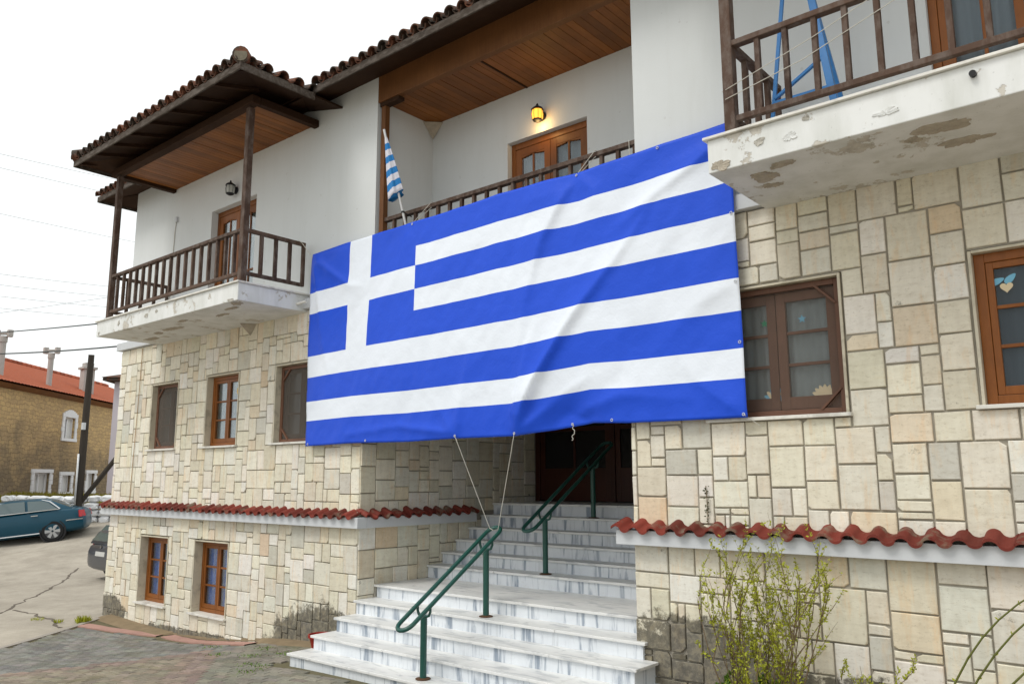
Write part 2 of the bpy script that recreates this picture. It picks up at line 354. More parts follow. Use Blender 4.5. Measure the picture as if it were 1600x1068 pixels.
def thing(name, loc, label, cat, group=None):
    e = bpy.data.objects.new(name, None); COL.objects.link(e); e.location = loc; e.empty_display_size = .1
    return tag(e, label, cat, group)
def struct(o): o['kind'] = 'structure'; return o
def stuff(o): o['kind'] = 'stuff'; return o
def inst(name, me, parent, loc, rot=(0, 0, 0), scale=None):
    o = bpy.data.objects.new(name, me); COL.objects.link(o); o.parent = parent
    o.location = Vector(loc)-org(parent); o.rotation_euler = rot
    if scale: o.scale = scale
    return o

# ------------------------------------------------------------------ terrain
CP = [(0, 0, .72), (4, 0, .9), (-3, 2, .50), (0, 5, .40), (-4.5, 5.2, .15), (-6, 4, .18), (-8.4, 5.9, .10), (-4, 6.6, .14), (-1, 6.6, .22), (2, 6.6, .35), (-8.6, 7, .10),
      (-15.8, 7, -.18), (-14.45, 7, -.22), (-13.34, 7, -.233), (-12.3, 7, -.205), (-10.8, 7, -.047), (-10.2, 7, .018), (-11.2, 3.8, -.06), (-9.3, 4.8, .03), (-14, 4.7, -.20), (-12.5, 2, -.1),
      (-8, 0, .2), (-15.1, 6.24, -.2), (-17.8, 5.9, -.24), (-18, 2, -.25), (-21.3, 9.4, -.2), (-21.3, 13, -.1), (-23.8, 9.4, -.16), (-24, 5, -.3), (-26, 10, .05), (-29.1, 11, .30), (-29.9, 9.4, .12), (-31, 6, -.1),
      (-28.2, 13, .55), (-30.7, 13.2, .80), (-32.5, 11, .8), (-34, 8, .8), (-31, 16, 1.1), (-37.2, 11.9, 1.46), (-41, 16, 1.49), (-44.5, 20, 1.5), (-36, 20, 1.4), (-26, 20, .6), (-48, 10, 1.6), (-10, -8, .2), (6, -8, 1.0), (-30, -6, -.3),
      (8, 8, .8), (-4, 14, .2), (-12, 14, -.1), (-18, 20, .2), (-55, 25, 1.7), (-45, 32, 1.8), (-20, 32, 1.0), (5, 25, .6), (-50, -5, .6), (-70, 10, 1.8)]
_P = np.array(CP)
def _U(r): return np.where(r > 1e-9, r*r*np.log(r+1e-12), 0)
_n = len(_P); _K = _U(np.hypot(_P[:, None, 0]-_P[None, :, 0], _P[:, None, 1]-_P[None, :, 1]))+np.eye(_n)*.05
_Q = np.c_[np.ones(_n), _P[:, :2]]; _A = np.zeros((_n+3, _n+3)); _A[:_n, :_n] = _K; _A[:_n, _n:] = _Q; _A[_n:, :_n] = _Q.T
_W = np.linalg.solve(_A, np.r_[_P[:, 2], np.zeros(3)])
def gz(x, y):
    x = np.asarray(x, float); y = np.asarray(y, float)
    xc = np.clip(x, -60, 8); yc = np.clip(y, -8, 32)
    d = np.hypot(xc[..., None]-_P[:, 0], yc[..., None]-_P[:, 1])
    return _U(d)@_W[:_n]+_W[_n]+_W[_n+1]*xc+_W[_n+2]*yc
def g1(x, y): return float(gz(np.array([x]), np.array([y]))[0])
def axis_pts(a, b, step, lo, hi):
    return np.r_[[lo, lo/2+a/2, a-60, a-25, a-10, a-4], np.arange(a, b+1e-6, step), [b+4, b+12, b+30, b+90, hi]]
xs = axis_pts(-58, 8, .5, -700, 700); ys = axis_pts(-8, 32, .5, -700, 700)
GX, GY = np.meshgrid(xs, ys); GZ = gz(GX, GY)
b = MB(); b.grid([[(GX[i, j], GY[i, j], GZ[i, j]) for j in range(len(xs))] for i in range(len(ys))])
ground = struct(b.build('ground', M['asphalt'], smooth=True, fix=False))
def ribbon(name, pts, wid, h, mat, parent, lift=.004, jit=0, step=.25):
    pts = [Vector((p[0], p[1], 0)) for p in pts]; L = []
    for a, c in zip(pts[:-1], pts[1:]):
        n = max(1, int((c-a).length/step)); L += [a.lerp(c, i/n) for i in range(n)]
    L.append(pts[-1]); b = MB(); rows = []
    for i, p in enumerate(L):
        d = (L[min(i+1, len(L)-1)]-L[max(i-1, 0)]).normalized(); nrm = Vector((-d.y, d.x, 0))
        ww = wid*(1+random.uniform(-jit, jit)) if jit else wid; q = p+nrm*random.uniform(-jit, jit)*wid*.5
        l, r = q-nrm*ww/2, q+nrm*ww/2
        zl, zr = g1(l.x, l.y)+lift, g1(r.x, r.y)+lift
        rows.append([(l.x, l.y, zl-.05), (l.x, l.y, zl+h), (r.x, r.y, zr+h), (r.x, r.y, zr-.05)])
    b.grid(rows); return b.build(name, mat, parent)
# cracks in the old road
for pts, wd in (([(-17.5, 5.6), (-18.4, 6.3), (-19.6, 7.0), (-21.0, 8.0), (-22.6, 9.0), (-24, 9.8)], .05), ([(-15.2, 6.0), (-16.2, 6.2), (-17.2, 6.3), (-18.3, 6.25)], .05)):
    q = [pts[0]]
    for a, c in zip(pts[:-1], pts[1:]):
        for t in (.25, .5, .75, 1): q.append((a[0]+(c[0]-a[0])*t+random.uniform(-.06, .06), a[1]+(c[1]-a[1])*t+random.uniform(-.06, .06)))
    ribbon('road_crack', q, wd, .002, M['crack'], ground, .003, .6, .1)

# paved forecourt
KERB = [(-11.4, 1.2), (-12.55, 2.75), (-14.0, 4.72), (-15.1, 6.25), (-15.55, 6.86)]
def kerb_x(y):
    for (xa, ya), (xb, yb) in zip(KERB[:-1], KERB[1:]):
        if ya <= y <= yb: return xa+(xb-xa)*(y-ya)/(yb-ya)
    return -99
rows = []
for y in np.arange(1.3, 6.99, .2):
    x0 = kerb_x(min(y, 6.86)); rows.append([(x, y, g1(x, y)+.008) for x in np.linspace(x0, -2.0, 56)])
b = MB(); b.grid(rows); pav = struct(b.build('pavement', M['joint'], smooth=True, fix=False))
ribbon('kerb', KERB, .10, .03, M['kerb'], pav, .0)
ribbon('red_strip', [(-15.05, 6.30), (-14.2, 6.50), (-13.25, 6.80)], .22, .024, M['pinkstrip'], pav, .004, .1)
ribbon('red_strip', [(-13.1, 6.83), (-12.3, 6.78), (-11.4, 6.74), (-10.5, 6.72)], .22, .022, M['pinkstrip'], pav, .004, .1)
def segd(p, a, c):
    ax, ay = a; cx, cy = c; dx, dy = cx-ax, cy-ay; t = max(0, min(1, ((p[0]-ax)*dx+(p[1]-ay)*dy)/(dx*dx+dy*dy)))
    return math.hypot(p[0]-ax-t*dx, p[1]-ay-t*dy)
pv = []
ca, sa = math.cos(R(8)), math.sin(R(8))
for i in range(-70, 30):
    for j in range(-10, 75):
        lx, ly = (i+.5*(j % 2))*.205, j*.105
        x, y = -8+lx*ca-ly*sa, 1.5+lx*sa+ly*ca
        if not(1.4 < y < 6.9): continue
        if x < kerb_x(min(y, 6.85))+.14 or x > -2.2: continue
        if y > 5.85 and x > -8.75: continue
        if y > 6.52 - (.22 if x < -14 else 0)+ (.0 if x > -13.5 else -.0) and x < -10.3: continue
        if x < -13.1 and y > 6.30+(x+15.05)*.28-.14: continue
        if y > 6.78 and x > -10.4: continue
        px_, py_, dd = proj((x, y, g1(x, y)))
        if dd < .5: continue
        pv.append(((x, y), (-60 < px_ < 1660 and py_ < 1085), dd, px_, py_))
inview = [p for p in pv if p[1]]
inview.sort(key=lambda p: p[2]); near = set(id(p) for p in inview[:300])
bs = MB()
def paver_col(x, y):
    base = (.225, .22, .205)
    V1 = segd((x, y), (-11.45, 3.85), (-10.52, 6.02)); V2 = segd((x, y), (-10.52, 6.02), (-8.9, 4.8))
    if min(V1, V2) < .16: base = (.275, .215, .185)
    elif y < 6.02 and ((x+11.45)*2.17-(y-3.85) > 0) and (x < -10.52+(6.02-y)*1.33): base = (.27, .235, .185)
    elif x > -10.3: base = (.235, .22, .185)
    f = random.uniform(.8, 1.2); return tuple(min(1, c*f*random.uniform(.96, 1.04)) for c in base)
def paver_geo(b, x, y):
    b.cc = paver_col(x, y); hx, hy = .0985, .0485; t = random.uniform(-.003, .003)
    cs = []
    for sx, sy in ((-1, -1), (1, -1), (1, 1), (-1, 1)):
        X, Y = x+sx*hx*ca-sy*hy*sa, y+sx*hx*sa+sy*hy*ca; cs.append((X, Y, g1(X, Y)))
    top = [(X*.95+x*.05, Y*.9+y*.1, z+.026+t) for X, Y, z in cs]; mid = [(X, Y, z+.020+t) for X, Y, z in cs]; bot = [(X, Y, z) for X, Y, z in cs]
    b.add(top+mid+bot, [(0, 1, 2, 3)]+[(i, 4+i, 4+(i+1) % 4, (i+1) % 4) for i in range(4)]+[(4+i, 8+i, 8+(i+1) % 4, 4+(i+1) % 4) for i in range(4)])
for p in pv:
    if id(p) in near:
        b = MB(); paver_geo(b, *p[0]); b.build('paver', M['paver'], pav)
    elif p[3] > -400 and p[3] < 2000: paver_geo(bs, *p[0])
stuff(bs.build('pavers', M['paver'], pav))

# ------------------------------------------------------------------ the stone-clad building
X0, X1 = -15.90, 2.4            # left and right ends of the facade
YF = 7.0; XR0, XR1 = -8.56, -4.33   # entrance recess
BLD = thing('stone_clad_building', (-8, 9, 0), 'two-storey building with cream stone cladding below and white plaster above', 'building')

def holes_sheet(b, u0, u1, v0, v1, holes, fn, depth):
    holes = [h for h in holes if h[1] > u0 and h[0] < u1 and h[3] > v0 and h[2] < v1]
    us = sorted({u0, u1, *[h[0] for h in holes], *[h[1] for h in holes]}); vs_ = sorted({v0, v1, *[h[2] for h in holes], *[h[3] for h in holes]})
    us = [u for u in us if u0 <= u <= u1]; vs_ = [v for v in vs_ if v0 <= v <= v1]
    for a, c in zip(us[:-1], us[1:]):
        for d, e in zip(vs_[:-1], vs_[1:]):
            mu, mv = (a+c)/2, (d+e)/2
            if any(h[0] < mu < h[1] and h[2] < mv < h[3] for h in holes): continue
            b.quad(fn(a, d, 0), fn(c, d, 0), fn(c, e, 0), fn(a, e, 0))
    for h in holes:
        a, c, d, e = max(h[0], u0), min(h[1], u1), max(h[2], v0), min(h[3], v1); k = h[4] if len(h) > 4 else depth
        for p, q in (((a, d), (a, e)), ((a, e), (c, e)), ((c, e), (c, d)), ((c, d), (a, d))):
            b.quad(fn(p[0], p[1], 0), fn(q[0], q[1], 0), fn(q[0], q[1], k), fn(p[0], p[1], k))
front = lambda u, v, k: (u, YF+.012+k, v)
side = lambda u, v, k: (XR0-.012-k, u, v)

# window openings: x0, x1, z0, z1
WIN = {'w1': (-14.53, -13.60, 2.83, 3.99), 'w2': (-12.61, -11.65, 2.83, 3.99), 'w3': (-10.60, -9.62, 2.83, 3.99),
       'r1': (-3.42, -2.21, 2.83, 4.02), 'r2': (-1.18, .32, 2.83, 4.02),
       'b1': (-14.58, -13.60, .185, 1.30), 'b2': (-12.70, -11.70, .185, 1.30)}
hol = list(WIN.values()); MH = [(h[0]-.03, h[1]+.03, h[2]-.031, h[3]+.031) for h in hol]
b = MB()
holes_sheet(b, X0, XR0-.0, -.6, 4.80, MH, front, .24)
holes_sheet(b, XR1, X1, -.6, 4.80, MH, front, .24)
holes_sheet(b, YF+.012, 10.9, -.6, 4.80, [], side, .2)
b.quad((XR1+.012, 7.012, -.6), (XR1+.012, 10.9, -.6), (XR1+.012, 10.9, 4.8), (XR1+.012, 7.012, 4.8))
b.quad((X0, 7.012, -.6), (X0, 15, -.6), (X0, 15, 4.8), (X0, 7.012, 4.8)); b.quad((X1, 7.012, -.6), (X1, 15, -.6), (X1, 15, 4.8), (X1, 7.012, 4.8))
b.quad((X0, 15, -.6), (X1, 15, -.6), (X1, 15, 8), (X0, 15, 8))
SW = b.build('stone_wall', M['mortar'], BLD, fix=False)

PAL = [((.74, .70, .575), 5), ((.69, .645, .52), 4), ((.77, .735, .63), 4), ((.69, .67, .58), 2.8), ((.59, .575, .50), .9), ((.72, .635, .49), .9), ((.68, .56, .41), .22), ((.78, .755, .685), 2.4)]
PT = sum(p[1] for p in PAL)
def stone_col(warm=0):
    r = random.uniform(0, PT)
    for c, wt in PAL:
        r -= wt
        if r <= 0: break
    f = random.uniform(.93, 1.06); return tuple(x*f*random.uniform(.985, 1.015) for x in c)
def layout(u0, u1, v0, v1, cell, holes, sizes, slivers):
    holes = [h for h in holes if h[1] > u0 and h[0] < u1 and h[3] > v0 and h[2] < v1]
    rs = np.random.RandomState(int(abs(u0*100+v0*10)))
    def axis(a, c, marks):      # grid lines run along the edges of the openings, uneven in between
        an = [a]
        for q in sorted(marks)+[c]:
            if q-an[-1] > cell*.6 and q <= c: an.append(q)
        an[-1] = c; g = []
        for p, q in zip(an[:-1], an[1:]):
            n = max(1, int(round((q-p)/cell))); seg = np.linspace(p, q, n+1)[:-1]
            if n > 1: seg[1:] += rs.uniform(-.28, .28, n-1)*cell
            g += list(seg)
        return np.array(g+[c])
    gu = axis(u0, u1, [e for h in holes for e in h[:2] if u0 < e < u1]); gv = axis(v0, v1, [e for h in holes for e in h[2:] if v0 < e < v1])
    nu, nv = len(gu)-1, len(gv)-1
    occ = np.zeros((nu, nv), bool)
    for i in range(nu):
        for j in range(nv):
            cu, cv = (gu[i]+gu[i+1])/2, (gv[j]+gv[j+1])/2
            if any(h[0] < cu < h[1] and h[2] < cv < h[3] for h in holes): occ[i, j] = True
    out = []
    for j in range(nv-1, -1, -1):
        for i in range(nu):
            if occ[i, j]: continue
            run = 1
            while i+run < nu and not occ[i+run, j]: run += 1
            dep = 1
            while j-dep >= 0 and not occ[i, j-dep]: dep += 1
            best = None
            for tr in range(40):
                wq, hq = random.choice(sizes)
                if random.random() < slivers: wq, hq = random.choice([(1, 2), (2, 1), (3, 1), (1, 3), (2, 1)])
                if wq > run or hq > dep or (tr < 30 and (run-wq == 1 or dep-hq == 1)) or occ[i:i+wq, j-hq+1:j+1].any(): continue
                # avoid lining up with the joint of the stone above
                best = (wq, hq); break
            if best is None:
                wq = min(run, 3); hq = 1
                while hq < 4 and hq < dep and not occ[i:i+wq, j-hq].any(): hq += 1
            else: wq, hq = best
            # grow away one-cell leftovers
            if i+wq < nu and not occ[i+wq, j-hq+1:j+1].any() and (i+wq+1 >= nu or occ[i+wq+1, j-hq+1:j+1].all()): wq += 1
            occ[i:i+wq, j-hq+1:j+1] = True
            out.append((gu[i], gu[i+wq], gv[j-hq+1], gv[j+1]))
    return out
SZ_L = [(2, 2), (2, 3), (3, 3), (3, 2), (2, 4), (3, 3), (3, 3), (4, 3), (3, 4), (3, 2), (4, 3), (2, 3)]
SZ_R = [(3, 3), (3, 4), (4, 3), (3, 4), (4, 4), (5, 4), (4, 3), (4, 5), (2, 3), (3, 2), (5, 3), (4, 2), (4, 4)]
def pad(h, e=.035): return (h[0]-e, h[1]+e, h[2]-.03, h[3]+e)
HP = [pad(h) for h in hol]
stones = []
def add_wall(u0, u1, v0, v1, cell, sizes, sl, plane):
    for (a, c, d, e) in layout(u0, u1, v0, v1, cell, HP if plane == 'F' else [], sizes, sl): stones.append((a, c, d, e, plane))
add_wall(X0, XR0, -.40, 1.68, .090, SZ_L, .07, 'F'); add_wall(X0, XR0, 1.80, 4.77, .088, SZ_L, .07, 'F')
add_wall(XR1, X1, -.10, 1.68, .090, SZ_R, .08, 'F'); add_wall(XR1, X1, 1.80, 4.77, .079, SZ_R, .08, 'F')
add_wall(YF, 10.74, .1, 1.68, .098, SZ_L, .06, 'S'); add_wall(YF, 10.74, 1.80, 4.70, .098, SZ_L, .06, 'S')
def stone_geo(b, s):
    a, c, d, e, pl = s; g = .0034 if pl == 'S' or a < -8 else .0044; j = .0045 if a < -5 else .0065
    out = random.uniform(.006, .018); cs = []
    for (u, v, du, dv) in ((a, d, 1, 1), (c, d, -1, 1), (c, e, -1, -1), (a, e, 1, -1)):
        cs.append((u+du*(g+random.uniform(0, j)), v+dv*(g+random.uniform(0, j))))
    ou = []      # some corners are knocked off
    for k, (u, v) in enumerate(cs):
        if random.random() < .10:
            (pu, pv), (nu_, nv_) = cs[k-1], cs[(k+1) % 4]; q1 = random.uniform(.012, .05)/max(.08, math.hypot(pu-u, pv-v)); q2 = random.uniform(.012, .05)/max(.08, math.hypot(nu_-u, nv_-v))
            ou += [(u+(pu-u)*min(.4, q1), v+(pv-v)*min(.4, q1)), (u+(nu_-u)*min(.4, q2), v+(nv_-v)*min(.4, q2))]
        else: ou.append((u, v))
    cs = ou; n = len(cs); mu, mv = sum(p[0] for p in cs)/n, sum(p[1] for p in cs)/n
    fn = (lambda u, v, k: (u, YF-k, v)) if pl == 'F' else (lambda u, v, k: (XR0+k, u, v))
    inn = [(u+(mu-u)*.006/max(.03, abs(mu-u)), v+(mv-v)*.006/max(.03, abs(mv-v))) for u, v in cs]
    ta, tb = random.uniform(-.03, .03), random.uniform(-.03, .03)
    vs_ = [fn(u, v, out+(u-mu)*ta+(v-mv)*tb) for (u, v) in inn]+[fn(u, v, out-.006+(u-mu)*ta+(v-mv)*tb) for u, v in cs]+[fn(u, v, -.02) for u, v in cs]
    b.cc = stone_col()
    b.add(vs_, [tuple(range(n))]+[(i, n+i, n+(i+1) % n, (i+1) % n) for i in range(n)]+[(n+i, 2*n+i, 2*n+(i+1) % n, n+(i+1) % n) for i in range(n)])
def flag_hides(x, y):
    if not 478 < x < 1165: return False
    t = (x-478)/(1165-478); return 400-205*t-5 < y < 697-46*t
rank = []
for s in stones:
    u, v = (s[0]+s[1])/2, (s[2]+s[3])/2; p = (u, YF, v) if s[4] == 'F' else (XR0, u, v)
    x, y, dd = proj(p); vis = dd > 0 and -20 < x < 1620 and -20 < y < 1085 and not flag_hides(x, y)
    if s[4] == 'S': vis = vis and v > .9+(u-8)*.5
    area = (s[1]-s[0])*(s[3]-s[2])/(dd*dd) * (.75 if s[4] == 'F' else .6)
    rank.append((-area if vis else 1, s))
rank.sort(key=lambda r: r[0])
bs = MB()
for k, (a, s) in enumerate(rank):
    if k < 300:
        b = MB(); stone_geo(b, s); b.build('stone', M['stone'], SW)
    else: stone_geo(bs, s)
stuff(bs.build('stones', M['stone'], SW))
# rusty streak line and the thin conduit on the left bay
b = MB(); b.tube([(-15.02, 6.975, 4.74), (-15.03, 6.972, 3.9), (-15.06, 6.972, 3.0), (-15.10, 6.972, 1.86)], .006, 6)
b.build('downpipe_wire', plain('rusty_wire', (.36, .22, .10), .9, .3, 10, 0), BLD)

# openings: reveals, frames, panes, curtains
def window(name_mat, q, cols, rows_, yfr, curtain, scr=False, mull=True, sillmat='sill', label=None, sst=.05, fr=.06, smat='screen'):
    x0, x1, z0, z1 = q; W = MB()
    # lining slabs of the reveal, slightly proud of the stones
    for a, c in ((x0-.024, x0), (x1, x1+.024)): W.box(a, c, YF-.014, YF+.21, z0-.0, z1+.02)
    W.box(x0+.001, x1-.001, YF-.012, YF+.21, z1, z1+.022)
    win = W.build('window', M['lining'], BLD, bevel=.003, label=label)
    b = MB(); b.box(x0-.06, x1+.05, YF-.06, yfr+.03, z0-.03, z0+.001); b.build('window_sill', M['sill'], win, bevel=.004)
    y0, y1 = yfr, yfr+.06; f = fr
    b = MB(); b.box(x0+.001, x0+f, y0, y1, z0+.002, z1-.001); b.box(x1-f, x1-.001, y0, y1, z0+.002, z1-.001); b.box(x0+f, x1-f, y0, y1, z1-f, z1-.001); b.box(x0+f, x1-f, y0, y1, z0+.002, z0+f)
    b.build('window_frame', name_mat, win, bevel=.004)
    mx = (x0+x1)/2; sashes = [(x0+f, mx), (mx, x1-f)]
    for a, c in sashes:
        s = sst; b = MB(); ya, yb = y0+.008, y1-.004; a2, c2 = a+.003, c-.003; zb, zt = z0+f+.003, z1-f-.003
        b.box(a2, a2+s, ya, yb, zb, zt); b.box(c2-s, c2, ya, yb, zb, zt); b.box(a2+s, c2-s, ya, yb, zt-s, zt); b.box(a2+s, c2-s, ya, yb, zb, zb+s*1.3)
        for k in range(1, rows_):
            zz = zb+s*1.3+(zt-s-zb-s*1.3)*k/rows_; b.box(a2+s, c2-s, ya+.008, yb-.006, zz-.014, zz+.014)
        for k in range(1, cols):
            xx = a2+s+(c2-a2-2*s)*k/cols; b.box(xx-.013, xx+.013, ya+.010, yb-.008, zb+s*1.3, zt-s)
        b.build('sash', name_mat, win, bevel=.003)
        for r_ in range(rows_):
            h = (zt-s-zb-s*1.3)/rows_; z_ = zb+s*1.3+h*r_
            for k in range(cols):
                ww = (c2-a2-2*s)/cols; x_ = a2+s+ww*k
                b = MB(); b.box(x_+.002, x_+ww-.002, ya+.02, ya+.025, z_+.002, z_+h-.002); b.build('pane', M['glass'], win)
    # curtain: a pleated sheet behind the glass
    if curtain:
        n = 60; P = []
        for zz in (z0+.05, z1-.04): P.append([(x0+.03+(x1-x0-.06)*i/n, y1+.022+.010*math.sin(i*1.3)+.006*math.sin(i*.47), zz) for i in range(n+1)])
        b = MB(); b.grid(P); b.build('curtain', M[curtain], win, smooth=True)
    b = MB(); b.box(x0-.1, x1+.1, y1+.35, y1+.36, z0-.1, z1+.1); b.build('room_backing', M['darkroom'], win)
    if scr:
        yS = y0-.045; b = MB(); g = .055
        b.box(x0+.003, x0+g, yS, yS+.03, z0+.004, z1-.004); b.box(x1-g, x1-.003, yS, yS+.03, z0+.004, z1-.004); b.box(x0+g, x1-g, yS, yS+.03, z1-g, z1-.004); b.box(x0+g, x1-g, yS, yS+.03, z0+.004, z0+g)
        d = .17
        for cx, sx in ((x0+g, 1), (x1-g, -1)):
            for cz, sz in ((z0+g, 1), (z1-g, -1)):
                b.bar((cx-sx*.01, yS+.012, cz+sz*d), (cx+sx*d, yS+.012, cz-sz*.01), .022, .04, (0, 1, 0))
        b.build('screen_frame', M['joinery_d'], win, bevel=.003)
        b = MB(); b.quad((x0+.05, yS+.02, z0+.05), (x1-.05, yS+.02, z0+.05), (x1-.05, yS+.02, z1-.05), (x0+.05, yS+.02, z1-.05)); b.build('insect_screen', M[smat], win)
    return win
window(M['joinery_d'], WIN['w1'], 1, 3, YF+.13, 'curtain', True, label='window behind a dark insect screen at the far left', smat='screen_d')
window(M['joinery'], WIN['w2'], 1, 3, YF+.10, 'curtain', label='window with orange-brown frame and no screen')
window(M['joinery_d'], WIN['w3'], 1, 3, YF+.13, 'curtain', True, label='screened window partly hidden by the big flag', smat='screen_d')
window(M['joinery_d'], WIN['r1'], 1, 3, YF+.10, 'curtain_w', True, label='wide screened window beside the right edge of the big flag', sst=.085)
window(M['joinery'], WIN['r2'], 1, 3, YF+.06, 'curtain_g', label='varnished window with paper flower at the right edge', fr=.075)
window(M['joinery'], WIN['b1'], 1, 3, YF+.13, 'curtain_b', label='basement window with blue curtains nearest the left corner')
window(M['joinery'], WIN['b2'], 1, 3, YF+.13, 'curtain_b', label='basement window with blue curtains nearer the steps')

# white upper storey
YU = YF+.02
LOG = (-8.41, -4.20, 5.00, 8.6); DL = (-12.85, -11.44, 5.0, 6.96); DR = (-1.33, .10, 5.0, 6.96)
b = MB(); up_fn = lambda u, v, k: (u, YU+k, v)
holes_sheet(b, X0+.1, X1, 4.80, 8.30, [DL+(.16,), DR+(.16,), (LOG[0], LOG[1], 5.0, 8.6, .0)], up_fn, .16)
b.quad((X0+.1, YU, 4.8), (X0+.1, 15, 4.8), (X0+.1, 15, 8.3), (X0+.1, YU, 8.3)); b.quad((X1, YU, 4.8), (X1, 15, 4.8), (X1, 15, 8.3), (X1, YU, 8.3))
YB = 8.12; DM = (-6.91, -5.56, 5.0, 6.92)
holes_sheet(b, LOG[0], LOG[1], 5.0, 8.0, [DM+(.14,)], lambda u, v, k: (u, YB+k, v), .14)
b.quad((LOG[0], YU, 5.0), (LOG[0], YB, 5.0), (LOG[0], YB, 8.0), (LOG[0], YU, 8.0)); b.quad((LOG[1], YU, 5.0), (LOG[1], YB, 5.0), (LOG[1], YB, 8.0), (LOG[1], YU, 8.0))
UW = b.build('upper_wall', M['plaster'], BLD, fix=False)
b = MB(); b.box(LOG[0]-.1, LOG[1]+.1, YF-.0, 10.9, 4.72, 5.0); b.build('loggia_floor', M['plaster'], BLD)
for a, c in ((X0-.10, XR0+.1), (XR1-.1, X1)):
    b = MB(); b.box(a, c, YF-.085, YF+.1, 4.775, 4.925); b.build('moulding', M['band'], BLD, bevel=.006)
# little corner brackets of plaster in the loggia and under the left balcony
b = MB(); b.add([(LOG[0], YB, 7.63), (LOG[0]+.22, YB, 7.63), (LOG[0], YB-.22, 7.63), (LOG[0]+.02, YB-.02, 7.40)], [(0, 2, 1), (0, 1, 3), (1, 2, 3), (2, 0, 3)]); b.build('corner_bracket', M['spall'], BLD)
b = MB(); b.add([(-11.52, 7.0, 4.73), (-11.20, 7.0, 4.73), (-11.36, 6.78, 4.73), (-11.36, 6.98, 4.56)], [(0, 2, 1), (0, 1, 3), (1, 2, 3), (2, 0, 3)]); b.build('corner_bracket', M['spall'], BLD)

# double doors of the upper floor
def balcony_door(q, yp, curtain, label, rowsz=(.0, .62, 1.0), mat='joinery'):
    x0, x1, z0, z1 = q; d = MB(); f = .07
    d.box(x0+.002, x0+f, yp, yp+.07, z0+.002, z1-.002); d.box(x1-f, x1-.002, yp, yp+.07, z0+.002, z1-.002); d.box(x0+f, x1-f, yp, yp+.07, z1-f*1.3, z1-.002)
    door = d.build('double_door', M[mat], BLD, bevel=.004, label=label)
    mx = (x0+x1)/2
    for a, c in ((x0+f+.003, mx-.003), (mx+.003, x1-f-.003)):
        zt = z1-f*1.3-.004; zb = z0+.03; s = .10; b = MB(); ya, yb = yp+.008, yp+.058
        b.box(a, a+s, ya, yb, zb, zt); b.box(c-s, c, ya, yb, zb, zt); b.box(a+s, c-s, ya, yb, zt-s, zt); b.box(a+s, c-s, ya, yb, zb, zb+.16)
        zl = zb+.16; m = (a+c)/2; zmid = zl+(zt-s-zl)*.36
        b.box(m-.014, m+.014, ya+.01, yb-.01, zl, zt-s); b.box(a+s, c-s, ya+.008, yb-.008, zmid-.016, zmid+.016)
        # the shaped head of the leaf
        n = 8
        for k in range(n):
            u = a+s+(c-a-2*s)*k/n; h = .035*abs(2*(k+.5)/n-1)**.6; b.box(u, u+(c-a-2*s)/n, ya+.004, yb-.004, zt-s-h, zt-s+.002)
        leaf = b.build('door_leaf', M[mat], door, bevel=.003)
        for xa, xb in ((a+s, m-.014), (m+.014, c-s)):
            for za, zc in ((zl, zmid-.016), (zmid+.016, zt-s)):
                b = MB(); b.box(xa+.001, xb-.001, ya+.02, ya+.025, za+.001, zc-.001); b.build('pane', M['glass'], door)
    n = 70; b = MB(); b.grid([[(x0+.03+(x1-x0-.06)*i/n, yp+.12+.012*math.sin(i*1.3)+.008*math.sin(i*.47), zz) for i in range(n+1)] for zz in (z0+.03, z1-.06)])
    b.build('curtain', M[curtain], door, smooth=True)
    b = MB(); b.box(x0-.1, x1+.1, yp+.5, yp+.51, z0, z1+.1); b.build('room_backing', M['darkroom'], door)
    return door
balcony_door(DL, YU+.12, 'curtain_w', 'door of the left balcony')
balcony_door(DM, YB+.09, 'curtain', 'door of the middle loggia')
balcony_door(DR, YU+.06, 'curtain', 'door of the right balcony')

# balcony slabs with broken edges
def slab(x0, x1, y0, z0, z1, label):
    n, m = int((x1-x0)/.12), 9; rnd = random.Random(3)
    b = MB(); b.box(x0, x1, y0, YF+.1, z0, z1); ob = b.build('balcony_slab', M['slab'], BLD, bevel=.008, label=label)
    b = MB(); b.box(x0-.03, x1+.03, y0-.03, YF+.015, z1+.0005, z1+.024); b.build('marble_edge', M['sill'], ob, bevel=.004)
    return ob
def ragged(rnd, n=64):
    ph = [(k, rnd.uniform(0, 6.28), rnd.uniform(.4, 1.)*.30/k**1.0) for k in range(1, 16)]
    return [max(.25, .72+sum(a_*math.sin(k*2*math.pi*i/n+p) for k, p, a_ in ph)+rnd.uniform(-.05, .05)) for i in range(n)]
def spall(parent, cx, cy, z, rx, ry, seed):
    """ragged flake of broken render hanging from a slab's underside"""
    rnd = random.Random(seed); n = 64; R_ = ragged(rnd, n); ring = [(cx+rx*r*math.cos(2*math.pi*i/n), cy+ry*r*math.sin(2*math.pi*i/n), z-.004-rnd.uniform(0, .008)) for i, r in enumerate(R_)]
    mid = [((p[0]+cx)/2, (p[1]+cy)/2, z-.002-rnd.uniform(0, .006)) for p in ring]
    b = MB(); b.add(ring+mid+[(cx, cy, z-.004)], [(i, (i+1) % n, n+(i+1) % n, n+i) for i in range(n)]+[(n+i, n+(i+1) % n, 2*n) for i in range(n)]); b.add([(p[0], p[1], z+.01) for p in ring]+ring, [(i, (i+1) % n, n+(i+1) % n, n+i) for i in range(n)])
    b.build('spalled_patch', M['spall'], parent)
